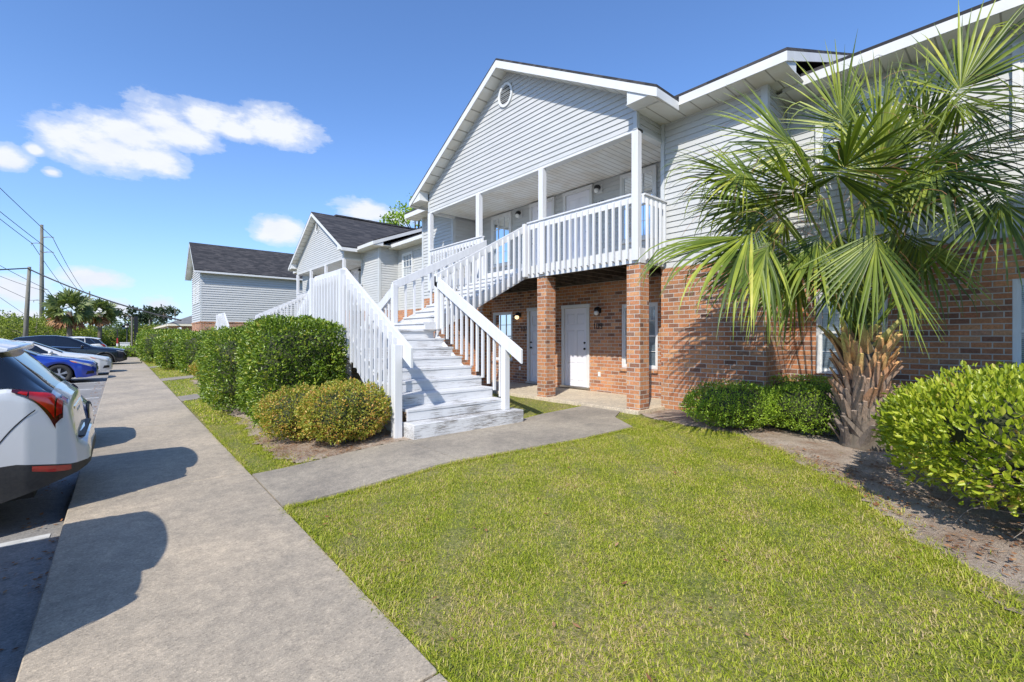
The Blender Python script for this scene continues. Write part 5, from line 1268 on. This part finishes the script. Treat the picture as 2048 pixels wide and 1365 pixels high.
def mirror(car, root, x, mat, t_=6.2):
    for sd in (1, -1):
        p = car.P(x, t_, sd); m_ = MB(); m_.sphere((p.x+.01, p.y+sd*.14, p.z+.045), .12, 14, (.62,.95,.62)); mo = m_.build('wing_mirror', mat, root, smooth=True)
        a = MB(); a.tube([(p.x, p.y-sd*.01, p.z-.01), (p.x+.01, p.y+sd*.10, p.z+.02)], .022, 8); a.build('mirror_arm', M['gloss'], mo)
def seams(car, root, xs, t0=3.15, t1=6.0):
    m_ = MB()
    for x in xs:
        for sd in (1, -1): car.patch(m_, [(x,t0),(x+.007,t0),(x+.007,t1),(x,t1)], .0015, sd, 1, 14)
    m_.build('door_seams', M['mesh'], root)
def handles(car, root, xs, mat):
    for x in xs:
        for sd in (1, -1):
            p = car.P(x, 5.15, sd); m_ = MB(); m_.box(x-.09, x+.09, min(p.y, p.y+sd*.035), max(p.y, p.y+sd*.035), p.z-.013, p.z+.013); m_.build('door_handle', mat, root, bevel=.006)
def text_part(txt, size, root, loc, rot, mat, name='badge'):
    cu = bpy.data.curves.new('t', 'FONT'); cu.body = txt; cu.size = size; cu.extrude = .003; tmp = bpy.data.objects.new('t', cu); COL.objects.link(tmp)
    bpy.context.view_layer.update(); me = bpy.data.meshes.new_from_object(tmp.evaluated_get(bpy.context.evaluated_depsgraph_get())); bpy.data.objects.remove(tmp)
    me.name = name; me.materials.clear(); me.materials.append(mat); o = bpy.data.objects.new(name, me); COL.objects.link(o); o.parent = root; o.location = loc; o.rotation_euler = rot; return o

SUV = dict(L=4.62, wx=(.93,3.66), wr=.355, ar=.405,
  T=[(0,.66),(.03,.80),(.12,.93),(.5,1.02),(1.2,1.10),(1.32,1.13),(1.75,1.40),(2.1,1.56),(2.5,1.635),(3.2,1.65),(3.75,1.60),(3.98,1.545),(4.05,1.50),(4.20,1.33),(4.36,1.15),(4.43,1.09),(4.49,1.03),(4.525,.80),(4.54,.70),(4.60,.675),(4.62,.56)],
  S=[(0,.60),(.15,.82),(1.2,1.00),(2.5,1.04),(3.7,1.13),(4.15,1.17),(4.38,1.10),(4.48,.99),(4.54,.67),(4.62,.54)],
  w=[(0,.52),(.04,.66),(.15,.80),(.4,.88),(.8,.915),(3.7,.92),(4.0,.905),(4.25,.86),(4.42,.79),(4.54,.72),(4.60,.62),(4.62,.52)],
  g=[(0,.45),(.2,.70),(1.2,.80),(1.4,.76),(2.1,.64),(3.2,.64),(3.98,.60),(4.2,.65),(4.4,.71),(4.5,.68),(4.6,.58),(4.62,.48)],
  B=[(0,.34),(.3,.24),(4.0,.25),(4.3,.33),(4.56,.42),(4.62,.46)])
def make_suv(label, paint, loc, rot, hero=False, group='cars parked nose or tail to the sidewalk'):
    c = Car(SUV); root = empty('parked_car', loc, label, 'car', group, rot)
    cz = lambda x: .57-.07*min(1, max(0, (x-4.2)/.3))
    c.cz = cz; c.body(root, paint, M['clad'], cz); c.wheels(root)
    glassy(c, root, [[(1.42,6.12),(2.52,6.12),(2.52,6.92),(1.98,6.92)], [(2.60,6.12),(3.42,6.12),(3.42,6.90),(2.60,6.92)]], (1.36,2.06), (4.04,4.38))
    for sd in (1, -1):
        m_ = MB(); c.patch(m_, [(3.48,6.04),(4.40,6.04),(4.34,6.99),(3.44,6.99)], .012, sd, 12, 6); m_.build('black_pillar', M['gloss'], root, smooth=True)
        m_ = MB(); c.patch(m_, [(3.50,6.16),(3.92,6.20),(3.66,6.86),(3.50,6.88)], .016, sd, 8, 4); m_.build('quarter_window', M['carglass'], root, smooth=True)
        m_ = MB(); c.patch(m_, [(3.94,6.15),(3.955,6.15),(3.69,6.90),(3.675,6.90)], .019, sd, 1, 6); m_.build('window_chrome', M['chrome'], root)
        # tail lamp: pointed forwards, wrapping round to the tailgate
        m_ = MB(); c.patch(m_, [(4.17,5.52),(4.41,4.62),(4.41,6.25),(4.17,5.98)], .012, sd, 12, 8); c.patch(m_, [(4.41,4.70),(4.45,4.90),(4.45,6.35),(4.41,6.15)], .012, sd, 6, 8); c.patch(m_, [(4.41,6.15),(4.472,6.0),(4.468,7.75),(4.428,7.75)], .012, sd, 8, 10)
        lo = m_.build('tail_lamp', M['darklamp'], root, smooth=True)
        m_ = MB(); c.patch(m_, [(4.20,5.50),(4.25,5.36),(4.255,5.80),(4.215,5.76)], .017, sd, 6, 6); c.patch(m_, [(4.26,5.22),(4.40,4.78),(4.40,6.08),(4.26,5.90)], .017, sd, 8, 8); c.patch(m_, [(4.41,4.84),(4.442,5.0),(4.442,6.15),(4.412,6.02)], .017, sd, 5, 8); c.patch(m_, [(4.425,6.35),(4.460,6.3),(4.458,7.45),(4.432,7.45)], .017, sd, 6, 8)
        m_.build('lamp_lens', M['redlamp'], lo, smooth=True)
        m_ = MB(); c.patch(m_, [(4.28,3.84),(4.50,3.70),(4.50,3.97),(4.28,3.97)], .012, sd, 10, 2); m_.build('reflector', M['redlamp'], root)
        m_ = MB(); c.patch(m_, [(.10,5.2),(.55,5.7),(.55,6.05),(.05,5.9)], .006, sd, 8, 4); m_.build('headlamp', M['headlamp'], root, smooth=True)
    # roof spoiler
    sp = MB(); ys_ = np.linspace(-.62, .62, 13); prof = []
    for y in ys_:
        k = 1-abs(y/.64)**3; zt = 1.60-.04*(abs(y)/.62)**2
        prof.append([(3.80,y,zt-.01),(3.98,y,zt-.025),(4.12+.07*k,y,zt-.075),(4.12+.075*k,y,zt-.10),(4.00,y,zt-.115),(3.84,y,zt-.08)])
    b0 = len(sp.v)
    for q in prof: sp.v += q
    for i in range(len(prof)-1):
        for j in range(6): sp.f.append((b0+i*6+j, b0+(i+1)*6+j, b0+(i+1)*6+(j+1) % 6, b0+i*6+(j+1) % 6))
    sp.f.append(tuple(b0+j for j in range(6))); sp.f.append(tuple(b0+12*6+j for j in range(6))[::-1]); sp.build('spoiler', paint, root, smooth=False, bevel=.008)
    bs = MB(); bs.box(4.46, 4.585, -.56, .56, .685, .705); bs.build('bumper_step', M['clad'], root, bevel=.01)
    pl = MB(); pl.box(4.49, 4.515, -.17, .17, .76, .90); pl.build('number_plate', M['vinyl'], root); hd = MB(); hd.box(4.48, 4.51, -.4, .4, .925, .955); hd.build('chrome_strip', M['chrome'], root, bevel=.005)
    gr = MB()
    for sd in (1, -1): c.patch(gr, [(.005,4.2),(.012,4.2),(.09,8.9),(.02,8.9)], .006, sd, 3, 12)
    gr.build('grille', M['mesh'], root)
    for sd in (1, -1):
        m_ = MB(); c.patch(m_, [(4.02,4.10),(4.30,4.86),(4.30,4.885),(4.02,4.13)], .002, sd, 10, 1); m_.build('bumper_seam', M['mesh'], root)
    seams(c, root, (1.48,2.55,3.30)); handles(c, root, (2.30,3.10), paint); mirror(c, root, 1.62, M['gloss'])
    wp = MB(); wp.tube([(4.08,.1,1.47),(4.30,-.28,1.20)], .010, 6); wp.build('rear_wiper', M['mesh'], root)
    return c, root
white = car_paint('white_car_paint', (.66,.68,.70)); blue = car_paint('blue_car_paint', (.008,.045,.36), .35, 1., .3); blackp = car_paint('dark_navy_car_paint', (.006,.008,.016), .3, 1., .25); pearl = car_paint('off_white_car_paint', (.62,.63,.62)); silver = car_paint('grey_car_paint', (.16,.17,.18), .6)
ZL = -.222
c1, s1 = make_suv('white SUV cut off by the left edge, parked tail to the sidewalk, red tail lamp', white, (-.20-4.62, 6.14, ZL), 0)
text_part('SLE', .062, s1, (3.30, -.905, .985), (R(90), 0, 0), M['chrome'])
# the same model of car three bays further and one just outside the frame, whose shadow reaches the sidewalk
def recar(src, label, loc, paint, rz=0):
    r_ = copy_tree(src); r_.location = loc; r_.rotation_euler = (0,0,rz); r_['label'] = label
    for ch in kids(r_):
        if ch.data.materials and ch.data.materials[0] == white:
            ch.data = ch.data.copy(); ch.data.materials[0] = paint
    return r_
recar(s1, 'grey SUV just outside the left edge, its shadow across the near sidewalk', (-.66-4.62, 3.55, ZL), silver)
recar(s1, 'far white SUV behind the dark one, tail towards the sidewalk', (-.55-4.62, 41.2, ZL-.02), pearl)
BSUV = dict(SUV); 
def make_dark_suv():
    sp = dict(SUV, T=[(0,.62),(.03,.80),(.10,.90),(.6,1.0),(1.35,1.10),(1.45,1.13),(1.95,1.42),(2.35,1.60),(2.8,1.675),(3.4,1.67),(4.1,1.58),(4.25,1.52),(4.5,1.10),(4.55,.95),(4.62,.60)], g=[(0,.45),(.2,.70),(1.3,.80),(1.5,.76),(2.35,.62),(3.4,.62),(4.1,.58),(4.4,.66),(4.62,.48)])
    c = Car(sp); root = empty('parked_car', (.30,33.4,ZL), 'dark navy SUV parked nose to the sidewalk beside the far hedges', 'car', 'cars parked nose or tail to the sidewalk', math.pi)
    c.cz = lambda x: .44; c.body(root, blackp, M['clad'], c.cz); c.wheels(root)
    glassy(c, root, [[(1.60,6.12),(2.72,6.12),(2.72,6.90),(2.25,6.90)], [(2.80,6.12),(3.62,6.12),(3.55,6.90),(2.80,6.90)], [(3.68,6.14),(4.15,6.22),(3.90,6.80),(3.63,6.88)]], (1.50,2.30), (4.28,4.5))
    for sd in (1, -1):
        m_ = MB(); c.patch(m_, [(1.55,6.02),(4.2,6.08),(4.2,6.12),(1.55,6.07)], .007, sd, 24, 1); m_.build('window_chrome', M['chrome'], root)
        m_ = MB(); c.patch(m_, [(.06,5.3),(.42,5.6),(.46,5.95),(.04,5.8)], .006, sd, 8, 4); m_.build('headlamp', M['headlamp'], root, smooth=True)
        for xc in c.wx:
            m_ = MB(); q = []
            for k in range(17):
                a = math.pi*k/16; q.append((xc+.43*math.cos(a), sd*(c.i(c.w, xc)+.004), c.wr+.43*math.sin(a)))
            m_.tube(q, .035, 6); m_.build('arch_trim', M['clad'], root, smooth=True)
    gr = MB()
    for sd in (1, -1): c.patch(gr, [(.005,4.0),(.01,4.0),(.06,8.9),(.02,8.9)], .006, sd, 3, 12)
    gr.build('grille', M['mesh'], root); seams(c, root, (1.62,2.75,3.55)); handles(c, root, (2.50,3.35), blackp); mirror(c, root, 1.78, blackp)
make_dark_suv()
SED = dict(L=4.72, wx=(.95,3.70), wr=.325, ar=.375,
  T=[(0,.50),(.03,.62),(.12,.72),(.6,.84),(1.35,.96),(1.45,.98),(1.95,1.22),(2.35,1.40),(2.8,1.445),(3.3,1.42),(3.75,1.28),(4.15,1.10),(4.5,1.07),(4.62,1.02),(4.70,.75),(4.72,.55)],
  S=[(0,.46),(.15,.64),(.8,.82),(1.6,.90),(3.2,.94),(4.2,.98),(4.6,.95),(4.72,.50)],
  w=[(0,.50),(.04,.64),(.15,.76),(.4,.85),(.9,.90),(3.8,.90),(4.3,.86),(4.6,.76),(4.72,.60)],
  g=[(0,.42),(.2,.66),(1.3,.78),(1.5,.74),(2.35,.58),(3.3,.56),(4.1,.62),(4.6,.66),(4.72,.50)],
  B=[(0,.24),(.3,.18),(4.3,.20),(4.72,.34)])
def make_sedan(label, paint, loc, rot, low_front=False, lamp='head', group='cars parked nose or tail to the sidewalk'):
    sp = dict(SED)
    c = Car(sp); root = empty('parked_car', loc, label, 'car', group, rot); c.body(root, paint); c.wheels(root)
    glassy(c, root, [[(1.62,6.12),(2.62,6.12),(2.62,6.90),(2.22,6.90)], [(2.70,6.12),(3.52,6.12),(3.30,6.88),(2.70,6.90)], [(3.57,6.14),(3.82,6.2),(3.52,6.7),(3.36,6.85)]], (1.50,2.32), (3.42,4.08))
    for sd in (1, -1):
        m_ = MB(); c.patch(m_, [(.16,5.0),(.62,5.5),(.72,6.0),(.10,5.85)], .006, sd, 10, 5); ho = m_.build('headlamp', M['headlamp'], root, smooth=True)
        m_ = MB(); c.patch(m_, [(.50,5.25),(.66,5.55),(.70,5.80),(.56,5.70)], .010, sd, 5, 4); m_.build('indicator', M['amber'], ho)
        m_ = MB(); c.patch(m_, [(.10,3.55),(.30,3.5),(.26,4.0),(.09,4.1)], .006, sd, 5, 4); m_.build('fog_lamp', M['mesh'], root)
        m_ = MB(); c.patch(m_, [(4.35,5.0),(4.66,5.0),(4.62,6.1),(4.30,5.95)], .006, sd, 6, 5); m_.build('tail_lamp', M['redlamp'], root, smooth=True)
        m_ = MB(); c.patch(m_, [(.4,3.02),(4.3,3.02),(4.3,3.14),(.4,3.14)], .004, sd, 40, 1); m_.build('sill_trim', M['clad'], root)
    gr = MB()
    for sd in (1, -1): c.patch(gr, [(.004,5.2),(.008,5.2),(.06,8.9),(.03,8.9)], .006, sd, 3, 12); c.patch(gr, [(.004,3.3),(.006,3.3),(.012,4.4),(.006,4.4)], .006, sd, 2, 6)
    gr.build('grille', M['mesh'], root); seams(c, root, (1.52,2.66,3.55)); handles(c, root, (2.42,3.35), paint); mirror(c, root, 1.80, paint); return root
make_sedan('blue sedan right behind the near white SUV, mostly hidden by it', blue, (-.30,8.78,ZL), math.pi)
make_sedan('bright blue sedan parked nose to the sidewalk across the empty bays', blue, (-.60,22.4,ZL), math.pi)
make_sedan('white sedan parked between the bright blue sedan and the dark SUV', pearl, (-.24,26.1,ZL), math.pi)
# cars far away across the lot
for i, (u, d, pt, lab) in enumerate([(8,95,silver,'distant grey car at the far left, below the pale house'),(17,98,blackp,'distant dark car, second from the left edge'),(27,96,pearl,'distant white car at the far left'),(229,88,pearl,'distant white car left of the red-banded post')]):
    x, y, z = place(u, d, ZL); r_ = make_sedan(lab, pt, (x, y, z), R(200+i*20), group='distant cars across the lot')
